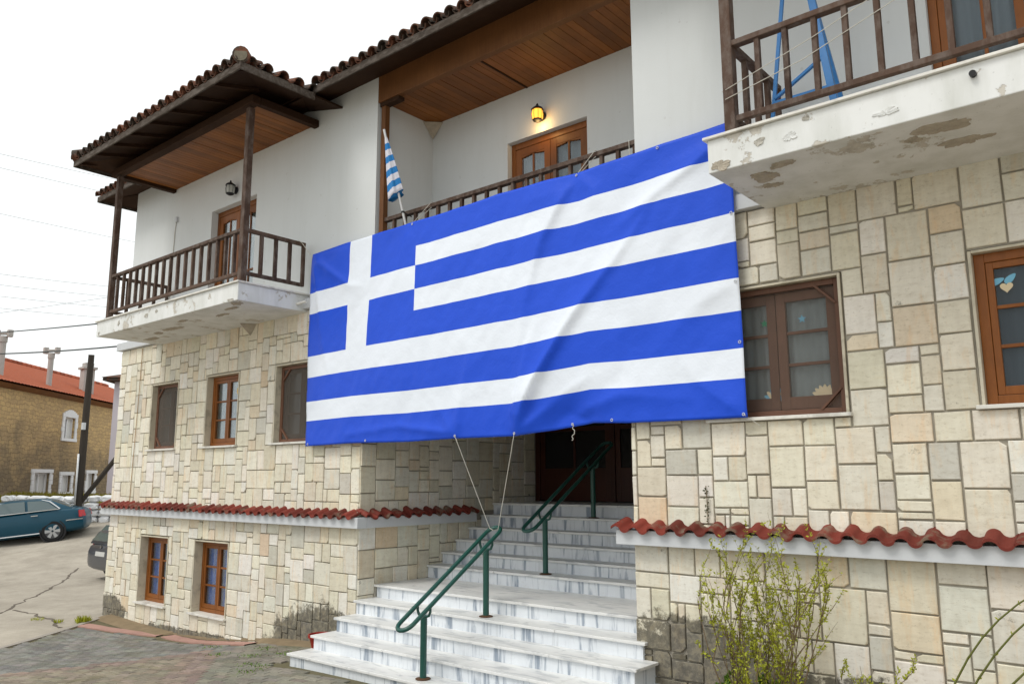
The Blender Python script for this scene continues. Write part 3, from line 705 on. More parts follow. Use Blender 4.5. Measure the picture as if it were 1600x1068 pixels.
def flake(parent, x, y, z, rx, rz, seed, mat='flake'):
    rnd = random.Random(seed); n = 64; R_ = ragged(rnd, n); ring = [(x+rx*r*math.cos(2*math.pi*i/n), y-.002-rnd.uniform(0, .006), z+rz*r*math.sin(2*math.pi*i/n)) for i, r in enumerate(R_)]
    mid = [((p[0]+x)/2, y-.001-rnd.uniform(0, .004), (p[2]+z)/2) for p in ring]
    b = MB(); b.add(ring+mid+[(x, y-.003, z)], [(i, (i+1) % n, n+(i+1) % n, n+i) for i in range(n)]+[(n+i, n+(i+1) % n, 2*n) for i in range(n)]); b.add([(p[0], y+.01, p[2]) for p in ring]+ring, [(i, (i+1) % n, n+(i+1) % n, n+i) for i in range(n)])
    b.build('paint_flake', M[mat], parent)
SL = slab(-14.36, -9.87, 5.84, 4.735, 4.985, 'peeling concrete slab of the left balcony')
SR = slab(-2.80, 2.3, 5.83, 4.745, 5.03, 'peeling concrete slab of the right balcony')
for i, (x, y, rx, ry) in enumerate(((-13.75, 6.55, .28, .10), (-13.2, 6.35, .16, .07), (-12.6, 6.3, .32, .10), (-11.9, 6.1, .16, .06), (-11.0, 6.25, .22, .06), (-10.4, 6.1, .24, .05), (-10.05, 5.95, .14, .10))): spall(SL, x, y, 4.735, rx, ry, i)
for i, (x, y, rx, ry) in enumerate(((-2.45, 6.15, .16, .13), (-2.28, 6.0, .14, .07), (-2.5, 6.4, .10, .07), (-1.10, 6.05, .26, .12), (-1.0, 6.45, .2, .10), (-1.35, 6.2, .08, .06))): spall(SR, x, y, 4.745, rx, ry, 20+i)
flake(SR, -2.71, 5.828, 4.79, .10, .06, 3, 'spall')
for i, (x, z, rx, rz) in enumerate(((-2.36, 4.91, .055, .04), (-2.12, 4.88, .06, .05), (-1.98, 4.985, .035, .03), (-1.42, 4.85, .10, .035))): flake(SR, x, 5.829, z, rx, rz, 40+i, 'slab' if i in (1, 3) else 'flake')
for i, (x, z, rx, rz) in enumerate(((-12.55, 4.87, .07, .05), (-12.2, 4.90, .05, .03), (-13.5, 4.86, .05, .05), (-14.25, 4.78, .03, .03), (-10.05, 4.76, .10, .03))): flake(SL, x, 5.839, z, rx, rz, 60+i)
b = MB(); b.tube([(-.86, 5.86, 4.95), (-.86, 5.79, 4.945)], .022, 12); b.build('drain_spout', M['iron'], SR)
b = MB(); b.tube([(-9.87, 6.80, 4.83), (-9.70, 6.84, 4.85)], .02, 10); b.build('drain_spout', M['sill'], SL)

# wooden railings
def railing(label, post_x, side_xs, x0, x1, y, zt, zb, nb, right_end, post_top, skip=()):
    rl = thing_part('railing', BLD, label)
    def rail(a, c, w_, h_): bb = MB(); bb.bar(a, c, w_, h_); bb.build('rail', M['rail'], rl, bevel=.006)
    rail((x0, y, zt), (x1, y, zt), .075, .05); rail((x0, y, zb), (x1, y, zb), .055, .05)
    for i in range(1, nb):
        x = x0+(x1-x0)*i/nb; bb = MB(); bb.bar((x, y, zb+.0), (x, y, zt-.02), .042, .048, (0, 1, 0)); bb.build('baluster', M['rail'], rl, bevel=.004)
    for sx in side_xs:
        rail((sx, y+.03, zt-.004), (sx, YF-.06, zt-.004), .07, .05); rail((sx, y+.03, zb-.003), (sx, YF-.06, zb-.003), .055, .05)
        for k in range(1, 5):
            yy = y+.04+(YF-.08-y-.04)*k/4; bb = MB(); bb.bar((sx, yy, zb), (sx, yy, zt-.02), .046, .05, (0, 1, 0)); bb.build('baluster', M['rail'], rl, bevel=.004)
    for px_ in post_x:
        bb = MB(); bb.bar((px_, y, 5.0), (px_, y, post_top), .095, .095, (0, 1, 0)); bb.build('post', M['rail'], rl, bevel=.010)
    return rl
def thing_part(name, parent, label):
    e = bpy.data.objects.new(name, None); COL.objects.link(e); e.parent = parent; e.empty_display_size = .1
    if label: e['label'] = label
    return e
railing('wooden railing of the left balcony', (-14.10, -9.94), (-14.10, -9.93), -14.10, -9.94, 5.93, 5.775, 5.15, 18, None, 7.60)
railing('wooden railing of the right balcony', (-2.62,), (-2.60,), -2.60, 2.25, 5.93, 5.85, 5.19, 21, None, 7.60)
lr = thing_part('railing', BLD, 'wooden railing of the middle loggia')
b = MB(); b.bar((-8.40, 7.12, 5.85), (-4.21, 7.12, 5.85), .075, .055); b.build('rail', M['rail'], lr, bevel=.006)
b = MB(); b.bar((-8.40, 7.12, 5.15), (-4.21, 7.12, 5.15), .055, .05); b.build('rail', M['rail'], lr, bevel=.006)
for i in range(20):
    x = -8.33+i*.2145; b = MB(); b.bar((x, 7.12, 5.15), (x, 7.12, 5.83), .042, .048, (0, 1, 0)); b.build('baluster', M['rail'], lr, bevel=.004)
b = MB(); b.bar((-8.33, 7.10, 5.0), (-8.33, 7.10, 7.56), .085, .085, (0, 1, 0)); b.build('post', M['stained'], lr, bevel=.006)

# ceilings and eaves
ce = thing_part('loggia_ceiling', BLD, 'varnished plank ceiling of the middle loggia')
n = 38; wpl = (LOG[1]-LOG[0])/n
for i in range(n):
    x = LOG[0]+wpl*i; b = MB(); dz = random.uniform(-.002, .002); b.box(x+.003, x+wpl-.003, 7.14, YB-.002, 7.642+dz, 7.66); b.build('plank', M['plank'], ce)
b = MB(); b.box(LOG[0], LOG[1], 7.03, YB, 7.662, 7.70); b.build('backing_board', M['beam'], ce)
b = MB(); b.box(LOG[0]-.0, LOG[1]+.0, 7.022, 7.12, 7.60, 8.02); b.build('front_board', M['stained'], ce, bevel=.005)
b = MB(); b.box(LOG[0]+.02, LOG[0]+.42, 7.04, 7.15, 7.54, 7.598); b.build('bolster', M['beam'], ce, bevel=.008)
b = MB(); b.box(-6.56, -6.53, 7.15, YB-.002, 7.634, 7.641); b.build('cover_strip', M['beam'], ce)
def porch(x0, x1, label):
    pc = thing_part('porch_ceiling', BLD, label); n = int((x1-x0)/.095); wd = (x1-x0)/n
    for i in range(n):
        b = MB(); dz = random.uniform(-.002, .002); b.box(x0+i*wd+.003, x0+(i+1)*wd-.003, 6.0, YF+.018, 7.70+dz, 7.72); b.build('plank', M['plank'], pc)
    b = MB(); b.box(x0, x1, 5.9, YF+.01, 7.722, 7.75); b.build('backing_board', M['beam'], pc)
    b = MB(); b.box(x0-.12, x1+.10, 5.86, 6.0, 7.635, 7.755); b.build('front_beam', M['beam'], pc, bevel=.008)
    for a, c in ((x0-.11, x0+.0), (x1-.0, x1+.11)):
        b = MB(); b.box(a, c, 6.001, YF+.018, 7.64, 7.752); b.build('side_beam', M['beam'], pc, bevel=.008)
porch(-14.20, -9.90, 'plank ceiling over the left balcony'); porch(-2.62, 2.2, 'plank ceiling over the right balcony')

RF = thing_part('roof', BLD, 'clay tile roof with overhanging eaves')
SLM, SLP = .36, .25
def roof_sheet(name, poly, th, mat):
    b = MB(); n = len(poly); b.add([p for p in poly]+[(p[0], p[1], p[2]-th) for p in poly], [tuple(range(n)), tuple(range(2*n-1, n-1, -1))]+[(i, n+i, n+(i+1) % n, (i+1) % n) for i in range(n)])
    return b.build(name, mat, RF)
EY, EZ = 6.50, 7.90        # main eave line
zr = lambda y: EZ+SLM*(y-EY)
roof_sheet('roof_deck', [(-16.35, EY, EZ), (X1+.5, EY, EZ), (X1+.5, 11, zr(11)), (-16.35+4.5, 11, zr(11))], .03, M['beam'])
roof_sheet('roof_deck', [(-16.35, EY, EZ), (-11.85, 11, zr(11)), (-11.85, 11.1, zr(11)), (-16.35, 15.5, EZ)], .03, M['beam'])
roof_sheet('roof_deck', [(-16.35, 15.5, EZ), (-11.85, 11.05, zr(11)), (X1+.5, 11.05, zr(11)), (X1+.5, 15.5, EZ)], .03, M['beam'])
PY, PZ = 5.32, 7.80
for (a, c) in ((-14.50, -9.22), (-3.42, X1+.5)):
    hp = (c-a)/2 if c < 0 else 1.4
    zp = lambda y: PZ+SLP*(y-PY)
    dpt = min(hp, 2.6)
    roof_sheet('porch_roof_deck', [(a, PY, PZ), (c, PY, PZ), (c-dpt, PY+dpt, zp(PY+dpt)), (a+dpt, PY+dpt, zp(PY+dpt))], .03, M['beam'])
    roof_sheet('porch_roof_deck', [(c, PY, PZ), (c, PY+2.6, PZ), (c-dpt, PY+2.6, zp(PY+dpt)), (c-dpt, PY+dpt, zp(PY+dpt))], .03, M['beam'])
    roof_sheet('porch_roof_deck', [(a, PY, PZ), (a+dpt, PY+dpt, zp(PY+dpt)), (a+dpt, PY+2.6, zp(PY+dpt)), (a, PY+2.6, PZ)], .03, M['beam'])
    # fascia boards round the porch
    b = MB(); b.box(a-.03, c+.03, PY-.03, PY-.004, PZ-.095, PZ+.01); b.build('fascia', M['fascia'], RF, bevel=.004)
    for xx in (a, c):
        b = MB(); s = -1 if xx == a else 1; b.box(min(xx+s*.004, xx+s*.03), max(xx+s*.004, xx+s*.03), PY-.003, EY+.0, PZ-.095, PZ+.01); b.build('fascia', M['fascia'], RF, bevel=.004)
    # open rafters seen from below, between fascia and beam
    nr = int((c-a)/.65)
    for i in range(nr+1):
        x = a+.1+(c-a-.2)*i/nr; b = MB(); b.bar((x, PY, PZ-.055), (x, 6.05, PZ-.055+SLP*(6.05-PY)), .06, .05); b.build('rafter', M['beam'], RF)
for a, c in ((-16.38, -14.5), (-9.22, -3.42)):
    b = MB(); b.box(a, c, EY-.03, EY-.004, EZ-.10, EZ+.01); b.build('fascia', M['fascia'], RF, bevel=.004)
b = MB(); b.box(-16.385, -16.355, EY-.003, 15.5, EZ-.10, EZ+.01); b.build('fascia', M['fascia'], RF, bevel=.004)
# boxed main soffit
b = MB(); b.add([(-16.34, EY, EZ-.06), (X1, EY, EZ-.06), (X1, YU+.05, EZ+.11), (-16.34, YU+.05, EZ+.11)], [(0, 1, 2, 3)]); b.build('soffit_board', M['beam'], RF)
b = MB(); b.add([(-16.34, EY, EZ-.062), (-15.7, EY+.6, EZ+.10), (-15.7, 15, EZ+.10), (-16.34, 15, EZ-.062)], [(0, 1, 2, 3)]); b.build('soffit_board', M['beam'], RF)
# tiles along the eaves: barrel tiles with pans between them
def barrel(name, r0, r1, L, th, arc=math.pi, n=9, flip=False):
    b = MB(); rows = []
    for s_, (r, y) in enumerate(((r0, 0), (r1, L))):
        for rr in (r, r-th):
            rows.append([((rr*math.cos(math.pi/2-arc/2+arc*i/(n-1))), y, (rr*math.sin(math.pi/2-arc/2+arc*i/(n-1)))*(-1 if flip else 1)) for i in range(n)])
    v = sum(rows, []); f = []
    o0, i0, o1, i1 = 0, n, 2*n, 3*n
    for i in range(n-1): f += [(o0+i, o0+i+1, o1+i+1, o1+i), (i0+i+1, i0+i, i1+i, i1+i+1), (o0+i+1, o0+i, i0+i, i0+i+1), (o1+i, o1+i+1, i1+i+1, i1+i)]
    f += [(o0, o1, i1, i0), (o0+n-1, i0+n-1, i1+n-1, o1+n-1)]
    b.add(v, f); me = b.mesh(name, M['tile_old'], smooth=True); me.set_sharp_from_angle(angle=R(40)); return me
CAP = barrel('cover_tile', .088, .072, .42, .014); PAN = barrel('pan_tile', .078, .085, .42, .014, flip=True)
CAPR = [barrel('cover_tile', .088+random.uniform(-.006, .006), .072, .42, .015) for _ in range(4)]
def eave(p0, p1, inward, slope, pitch=.205, courses=2):
    p0, p1 = Vector(p0), Vector(p1); L = (p1-p0).length; n = int(L/pitch); d = (p1-p0)/L; inward = Vector(inward)
    rz = math.atan2(-inward.x, inward.y); tilt = math.atan(slope)
    for i in range(n+1):
        for c in range(courses):
            q = p0+d*(i*L/n)+inward*(-.07+c*.34)+Vector((0, 0, slope*(-.07+c*.34)+.05+.012*c))
            inst('roof_tile', random.choice(CAPR), RF, q+Vector((0, 0, random.uniform(-.006, .008))), (tilt+random.uniform(-.03, .03), 0, rz+random.uniform(-.035, .035)))
            if i < n:
                q2 = p0+d*((i+.5)*L/n)+inward*(-.055+c*.34)+Vector((0, 0, slope*(-.055+c*.34)+.088))
                inst('roof_tile', PAN, RF, q2, (tilt, 0, rz+random.uniform(-.02, .02)))
eave((-14.46, PY, PZ), (-9.30, PY, PZ), (0, 1, 0), SLP, .222, 1)
eave((-9.22, PY+.12, PZ), (-9.22, EY-.05, PZ), (-1, 0, 0), SLP, .215, 1)
eave((-14.50, EY-.05, PZ), (-14.50, PY+.1, PZ), (1, 0, 0), SLP, .215, 1)
eave((-9.10, EY, EZ), (-3.50, EY, EZ), (0, 1, 0), SLM, .205, 1)
eave((-16.3, EY, EZ), (-14.62, EY, EZ), (0, 1, 0), SLM, .205, 1)
eave((-3.36, PY, PZ), (X1+.4, PY, PZ), (0, 1, 0), SLP, .222, 1)
# the rest of the roof covering as corrugated clay
def corr(name, p0, p1, inward, slope, d0, d1, pitch, z0):
    p0, p1 = Vector(p0), Vector(p1); L = (p1-p0).length; d = (p1-p0)/L; inward = Vector(inward); n = int(L/pitch*6); rows = []
    for t in np.arange(d0, d1, .36):
        for e in (0, .35):
            rows.append([p0+d*(L*i/n)+inward*(t+e)+Vector((0, 0, slope*(t+e)+z0+.05*abs(math.sin(math.pi*(L*i/n)/pitch))-(.0 if e == 0 else .02))) for i in range(n+1)])
    b = MB(); b.grid(rows); return stuff(b.build(name, M['tile_old'], RF, smooth=True))
corr('roof_tiles', (-11.8, EY, EZ), (X1+.4, EY, EZ), (0, 1, 0), SLM, .35, 4.4, .205, .03)
corr('roof_tiles', (-12.6, PY, PZ), (-11.1, PY, PZ), (0, 1, 0), SLP, .35, 2.2, .222, .03)
# hip ridge tiles on the porch corners, bedded in mortar
for (cx, cy, dx) in ((-9.22, PY, -1), (-14.50, PY, 1)):
    for k in range(6):
        t0, t1 = -.03+k*.36, -.03+k*.36+.42; b = MB()
        P0 = Vector((cx+dx*t0, cy+t0, PZ+SLP*t0+.11)); P1 = Vector((cx+dx*t1, cy+t1, PZ+SLP*t1+.10)); b.tube([P0, P1], [.115, .10], 14); b.build('ridge_tile', M['tile_old'], RF, auto=40)
    b = MB(); b.tube([(cx-dx*.034, cy-.034, PZ+.10), (cx+dx*.01, cy+.01, PZ+.102)], .088, 14); b.build('ridge_mortar', plain('bedding_mortar', (.17, .15, .11), .95, .6, 22, 1., 30), RF)

# tiled ledge between plinth and ground floor
def ledge(name, p0, p1, outward, label):
    p0, p1, ow = Vector(p0), Vector(p1), Vector(outward)
    b = MB(); a = p0; c = p1; o = ow*.13; i_ = -ow*.03
    v = [a+i_, c+i_, c+o, a+o]; b.add([(q.x, q.y, 1.655) for q in v]+[(q.x, q.y, 1.795) for q in v], [(0, 1, 2, 3), (7, 6, 5, 4), (0, 4, 5, 1), (1, 5, 6, 2), (2, 6, 7, 3), (3, 7, 4, 0)])
    return b.build('tiled_ledge', M['band'], BLD, bevel=.004, label=label)
def stile():
    b = MB(); n = 24; P = .2; rows = []
    for y, dz, sc in ((0, 0, 1.), (.215, .072, .92)):
        for off in (0, -.021):
            rows.append([((i/n-.5)*P*1.04, y, .030*sc*math.copysign(abs(math.sin(2*math.pi*i/n))**.62, math.sin(2*math.pi*i/n))+dz+off) for i in range(n+1)])
    k = n+1; v = sum(rows, []); f = []
    for i in range(n): f += [(i, i+1, 2*k+i+1, 2*k+i), (k+i+1, k+i, 3*k+i, 3*k+i+1), (i+1, i, k+i, k+i+1), (2*k+i, 2*k+i+1, 3*k+i+1, 3*k+i)]
    f += [(0, 2*k, 3*k, k), (n, k+n, 3*k+n, 2*k+n)]
    b.add(v, f); me = b.mesh('ledge_tile', M['tile_red'], smooth=True); me.set_sharp_from_angle(angle=R(40)); return me
STILE = stile()
def ledge_tiles(led, p0, p1, outward):
    p0, p1, ow = Vector(p0), Vector(p1), Vector(outward); L = (p1-p0).length; n = max(1, int(round(L/.2))); rz = math.atan2(ow.x, -ow.y)
    for i in range(n):
        q = p0.lerp(p1, (i+.5)/n)+ow*.185; o = inst('roof_tile', STILE, led, (q.x, q.y, 1.815+random.uniform(-.005, .007)), (random.uniform(-.03, .05), random.uniform(-.03, .03), rz+random.uniform(-.03, .03)), (1, 1, random.uniform(.92, 1.12)))
l1 = ledge('l', (X0-.13, YF, 0), (XR0+.13, YF, 0), (0, -1, 0), 'tiled ledge along the left bay'); ledge_tiles(l1, (X0-.10, YF, 0), (XR0+.06, YF, 0), (0, -1, 0))
l2 = ledge('l', (XR0, YF+.032, 0), (XR0, 9.16, 0), (1, 0, 0), 'tiled ledge inside the entrance recess'); ledge_tiles(l2, (XR0, YF-.02, 0), (XR0, 9.16, 0), (1, 0, 0))
l3 = ledge('l', (XR1-.13, YF, 0), (X1, YF, 0), (0, -1, 0), 'tiled ledge along the right bay'); ledge_tiles(l3, (XR1-.15, YF, 0), (X1-.05, YF, 0), (0, -1, 0))

# entrance: marble steps, porch floor, ceiling and door
ST = thing_part('staircase', BLD, 'veined white marble steps up to the entrance')
TR = [  # z, nosing y, x0, x1
    (.255, 5.95, -8.55, -3.98), (.42, 6.255, -8.51, -4.02), (.585, 6.585, -8.50, -4.09), (.75, 6.925, -8.545, -4.20), (.915, 7.262, XR0+.02, XR1-.005),
    (1.088, 8.228, XR0+.02, XR1-.005), (1.248, 8.518, XR0+.02, XR1-.005), (1.408, 8.80, XR0+.02, XR1-.005), (1.570, 9.08, XR0+.02, XR1-.005), (1.743, 9.355, XR0+.02, XR1-.005), (1.915, 9.640, XR0+.02, XR1-.005)]
rnd = random.Random(11); zp_ = -.1
for k, (z, y, a, c) in enumerate(TR):
    yn = TR[k+1][1]+.06 if k+1 < len(TR) else 10.76
    cuts = [a]
    while cuts[-1] < c-1.2: cuts.append(cuts[-1]+rnd.uniform(.95, 1.35))
    cuts.append(c)
    for p, q in zip(cuts[:-1], cuts[1:]):
        b = MB(); b.box(p+.0015, q-.0015, y+rnd.uniform(-.003, .003), yn, z-.03, z+rnd.uniform(-.001, .001)); b.build('tread', M['tread'], ST, bevel=.005)
    cuts = [a+.035 if k < 5 else a]
    while cuts[-1] < c-.9: cuts.append(cuts[-1]+rnd.uniform(.55, .95))
    cuts.append(c-.04 if k < 4 else c)
    for p, q in zip(cuts[:-1], cuts[1:]):
        b = MB(); b.box(p+.001, q-.001, y+.03, y+.05, zp_-.0, z-.0305); b.build('riser', M['riser'], ST)
    b = MB(); b.box(cuts[0]+.004, cuts[-1]-.004, y+.051, max(yn, 7.4) if k < 4 else yn, -.3 if k < 5 else .9, z-.031); b.build('step_core', M['riser'], ST)
    zp_ = z
b = MB(); b.box(XR0, XR1, 7.02, 10.9, 4.70, 4.715); b.build('entrance_ceiling', M['plaster'], BLD)
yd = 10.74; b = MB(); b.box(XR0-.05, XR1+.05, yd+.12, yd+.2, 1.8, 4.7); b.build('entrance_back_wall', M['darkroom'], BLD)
dm = MB(); 
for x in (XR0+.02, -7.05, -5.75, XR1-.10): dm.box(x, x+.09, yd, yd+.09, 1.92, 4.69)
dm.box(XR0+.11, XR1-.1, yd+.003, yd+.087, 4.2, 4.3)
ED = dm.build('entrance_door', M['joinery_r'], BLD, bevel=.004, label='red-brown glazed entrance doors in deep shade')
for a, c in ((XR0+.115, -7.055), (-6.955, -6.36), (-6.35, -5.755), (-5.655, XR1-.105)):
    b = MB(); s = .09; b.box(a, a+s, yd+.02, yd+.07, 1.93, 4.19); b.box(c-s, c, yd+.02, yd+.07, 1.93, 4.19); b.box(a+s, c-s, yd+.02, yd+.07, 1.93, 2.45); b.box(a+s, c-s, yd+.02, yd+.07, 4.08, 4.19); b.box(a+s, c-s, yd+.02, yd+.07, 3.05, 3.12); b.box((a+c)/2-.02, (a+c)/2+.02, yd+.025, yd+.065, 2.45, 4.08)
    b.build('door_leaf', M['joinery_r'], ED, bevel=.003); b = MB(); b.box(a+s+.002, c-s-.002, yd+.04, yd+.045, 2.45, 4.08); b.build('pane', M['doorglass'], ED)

# ------------------------------------------------------------------ handrails on the steps
def handrail(loc, posts, lo, hi, label):
    """posts: (x, y, z base); lo, hi: (y, z) ends of the double rail"""
    h = thing('handrail', loc, label, 'handrail', 'green handrails on the steps')
    xm = posts[0][0]; hw = .095
    sl_ = (hi[1]-lo[1])/(hi[0]-lo[0]); zz = lambda y: lo[1]+sl_*(y-lo[0])
    pts = [(xm-hw, lo[0]+.06, zz(lo[0]+.06)), (xm-hw, hi[0]-.06, zz(hi[0]-.06))]
    def arc(yc, sgn):
        o = []
        for k in range(9):
            a = math.pi*k/8; o.append((xm-hw*math.cos(a)*sgn, yc+sgn*.09*math.sin(a), zz(yc+sgn*.09*math.sin(a))))
        return o
    loop = arc(hi[0]-.06, 1)+[(xm+hw, y, zz(y)) for y in np.linspace(hi[0]-.1, lo[0]+.1, 6)]+arc(lo[0]+.06, -1)+[(xm-hw, y, zz(y)) for y in np.linspace(lo[0]+.1, hi[0]-.1, 6)]
    loop.append(loop[0]); b = MB(); b.tube(loop, .0235, 10, False); b.build('rail', M['green'], h, smooth=True)
    for (x, y, z) in posts:
        zt = zz(y)-.11
        b = MB(); b.tube([(xm, y, z+.012), (xm, y, zt)], .035, 14); b.build('post', M['green'], h, auto=40)
        b = MB(); b.lathe([(.078, 0), (.08, .008), (.055, .014), (.036, .016)], (xm, y, z+.001), 16); b.build('base_plate', M['rust'], h, auto=40)
        u = [(xm-hw, y, zz(y)-.01), (xm-hw, y, zz(y)-.06), (xm-hw+.02, y, zz(y)-.10), (xm-hw+.05, y, zt), (xm+hw-.05, y, zt), (xm+hw-.02, y, zz(y)-.10), (xm+hw, y, zz(y)-.06), (xm+hw, y, zz(y)-.01)]
        b = MB(); b.tube(u, .0145, 8); b.build('bracket', M['green'], h, smooth=True)
    return h
handrail((-6.36, 6.1, .255), [(-6.36, 6.10, .255), (-6.36, 7.07, .75)], (5.80, .80), (7.24, 1.71), 'nearest green handrail at the foot of the marble steps')
handrail((-6.50, 8.33, 1.088), [(-6.50, 8.36, 1.088), (-6.50, 9.46, 1.743)], (8.00, 1.66), (9.85, 2.78), 'upper green handrail leading to the dark entrance')

# ------------------------------------------------------------------ the big flag
FU = 198; TOPX = [-9.688, -9.187, -8.273, -7.567, -6.86, -6.005, -5.329, -4.839, -4.183, -3.621, -3.05]; TOPZ = [5.555, 5.575, 5.59, 5.60, 5.602, 5.63, 5.622, 5.60, 5.627, 5.643, 5.655]
BOTX = [-9.649, -8.624, -7.494, -6.663, -5.745, -5.193, -4.737, -4.312, -3.81, -3.041]; BOTZ = [2.751, 2.765, 2.747, 2.760, 2.755, 2.811, 2.858, 2.835, 2.830, 2.826]
U_CUTS = [0, .1255, .1955, .3435, 1.0]; V_CUTS = [0, .120, .212, .322, .421, .544, .653, .776, .874, 1.0]
def subdiv(cuts, total):
    o = []
    for a, c in zip(cuts[:-1], cuts[1:]):
        n = max(2, int(round((c-a)*total))); o += [a+(c-a)*i/n for i in range(n)]
    return o+[cuts[-1]]
us = subdiv(U_CUTS, 210); vv = subdiv(V_CUTS, 96)
ASP = 6.6/2.83
def ridge(u, v, pts, amp, wid, asym=1.0, fade=(1., 1.)):
    """a crease along a polyline in flag space; asym makes one flank steeper"""
    best = 9; tt = 0; sg = 1; tot = 0; acc = []
    for a, c in zip(pts[:-1], pts[1:]): acc.append(tot); tot += math.hypot((c[0]-a[0])*ASP, c[1]-a[1])
    for (a, c, s0) in zip(pts[:-1], pts[1:], acc):
        ax, ay, cx, cy = a[0]*ASP, a[1], c[0]*ASP, c[1]; dx, dy = cx-ax, cy-ay; L2 = dx*dx+dy*dy
        t = max(0, min(1, ((u*ASP-ax)*dx+(v-ay)*dy)/L2)); ex, ey = u*ASP-ax-t*dx, v-ay-t*dy; d = math.hypot(ex, ey)
        if d < best: best = d; tt = (s0+t*math.sqrt(L2))/tot; sg = 1 if ex*dy-ey*dx > 0 else -1
    wq = wid*(asym if sg > 0 else 1/asym); f = fade[0]+(fade[1]-fade[0])*tt
    return amp*f*min(1, tt/.16)*math.exp(-(best/(wq*.62))**1.15)
FOLDS = [([(.592, 1.0), (.64, .80), (.72, .58), (.80, .40), (.86, .24)], .085, .045, 1.7, (1.1, .15)),
         ([(.592, 1.0), (.60, .85), (.625, .66), (.66, .50)], .050, .05, .6, (1., .0)),
         ([(.592, 1.0), (.70, .86), (.78, .80)], .045, .05, .7, (.9, .0)),
         ([(.730, 0.0), (.70, .10), (.655, .26), (.62, .50), (.60, .75)], .050, .05, .6, (1., .15)),
         ([(.730, 0.0), (.76, .10), (.775, .2)], .02, .04, 1., (1., 0.)),
         ([(1.0, .04), (.94, .12), (.86, .20), (.82, .26)], .045, .045, .65, (1., .25)),
         ([(0, 0), (.035, .06), (.085, .15), (.13, .225), (.17, .24)], .050, .035, .7, (1., .2)),
         ([(0, 0), (.02, .12), (.035, .30), (.05, .50), (.08, .70)], .040, .040, 1.4, (1., .1)),
         ([(0, 0), (.06, .02), (.15, .035)], .025, .03, 1., (1., 0.)),
         ([(.455, 1.0), (.47, .8), (.50, .6)], .030, .05, 1., (1., 0.)), ([(.455, 1.0), (.40, .84), (.36, .74)], .02, .05, 1., (1., 0.)),
         ([(1., 1.), (.93, .88), (.88, .70)], .030, .06, .7, (1., 0.)), ([(1., .55), (.93, .62), (.85, .78)], .02, .06, .7, (1., 0.)),
         ([(.33, 0.), (.30, .15), (.26, .35)], .018, .05, 1., (1., 0.)), ([(.46, .98), (.30, .93), (.14, .96)], .03, .03, 1., (1., .3)), ([(.70, .97), (.80, .90), (.92, .93)], .03, .05, 1., (1., .2))]
def flag_y(u, v):
    y = 6.885 - .05*math.sin(math.pi*min(1, u*1.05))*math.sin(math.pi*v*.9)
    for f in FOLDS: y -= 1.25*ridge(u, v, *f)
    y += .10*math.exp(-((u-.695)/.06)**2-((v-1.0)/.10)**2)
    nz = lambda a, c, o: mnoise.noise(Vector((a, c, o)))
    y -= .022*nz(u*5.2+v*1.4, v*1.6, 0)+.012*nz(u*13+v*4, v*3.2-u*2, 4)+.0065*nz(u*34+v*9, v*9-u*6, 9)+.003*nz(u*75, v*30, 14)
    return y
rows = []
for v in vv:
    row = []
    for u in us:
        xt = -9.69+u*6.625; xb = -9.65+u*6.61
        x = xt+(xb-xt)*v + .11*(1-v)*math.exp(-((u-.15)/.12)**2) - .0*(u)
        zt = float(np.interp(x, TOPX, TOPZ)); zb = float(np.interp(x, BOTX, BOTZ)); zt += -.006*abs(math.sin(u*math.pi*9))
        if u < .02: x += .03*(1-v)**6
        row.append((x, min(flag_y(u, v)*min(1, .2+v*12)+6.885*max(0, .8-v*12), 6.955), zt+(zb-zt)*v))
    rows.append(row)
FL = thing('large_flag', (-6.3, 6.9, 5.6), 'huge blue and white striped flag with white cross hung across the facade', 'flag')
b = MB(); nu = len(us); nv = len(vv)
for i in range(nv): b.v += rows[i]
def white(u, v):
    if u < U_CUTS[3] and v < V_CUTS[5]: return (U_CUTS[1] < u < U_CUTS[2]) or (V_CUTS[2] < v < V_CUTS[3])
    k = sum(1 for c in V_CUTS[1:-1] if v > c); return k % 2 == 1
for i in range(nv-1):
    for j in range(nu-1):
        b.f.append((i*nu+j, i*nu+j+1, (i+1)*nu+j+1, (i+1)*nu+j)); b.mi.append(1 if white((us[j]+us[j+1])/2, (vv[i]+vv[i+1])/2) else 0); b.c.append(None)
cl_ = b.build('cloth', [M['fblue'], M['fwhite']], FL, smooth=True, fix=False)
so_ = cl_.modifiers.new('thickness', 'SOLIDIFY'); so_.thickness = .003; so_.offset = 0
def flag_pt(u, v, off=.006):
    i = min(range(nv), key=lambda k: abs(vv[k]-v)); j = min(range(nu), key=lambda k: abs(us[k]-u)); p = rows[i][j]; return (p[0], p[1]-off, p[2])
for u, v in ((.995, .32), (.995, .55), (.995, .76), (.994, .992), (.78, .992), (.70, .992), (.592, .993), (.455, .992), (.20, .992), (.008, .99), (.73, .006), (.33, .006), (.88, .006)):
    c = flag_pt(u, v); b = MB(); ring = [(c[0]+.012*math.cos(a), c[1]-.002, c[2]+.012*math.sin(a)) for a in np.linspace(0, 2*math.pi, 13)]; b.tube(ring, .0035, 6, False); b.build('eyelet', M['alu'], FL, smooth=True)
def cord(pts, label, r=.0045, sag=0, wig=0):
    P = [Vector(p) for p in pts]; L = []
    for a, c in zip(P[:-1], P[1:]):
        n = 12
        for k in range(n): t = k/n; q = a.lerp(c, t); q.z -= sag*4*t*(1-t); q.x += wig*math.sin(t*9); L.append(q)
    L.append(P[-1]); b = MB(); b.tube(L, r, 6); return tag(b.build('cord', M['rope'], smooth=True), label, 'cord')
f1, f2 = flag_pt(.455, .992), flag_pt(.592, .993)
cord([f1, (-6.42, 7.20, 1.72), (-6.38, 7.22, 1.695)], 'left of the two pale cords from flag down to handrail')
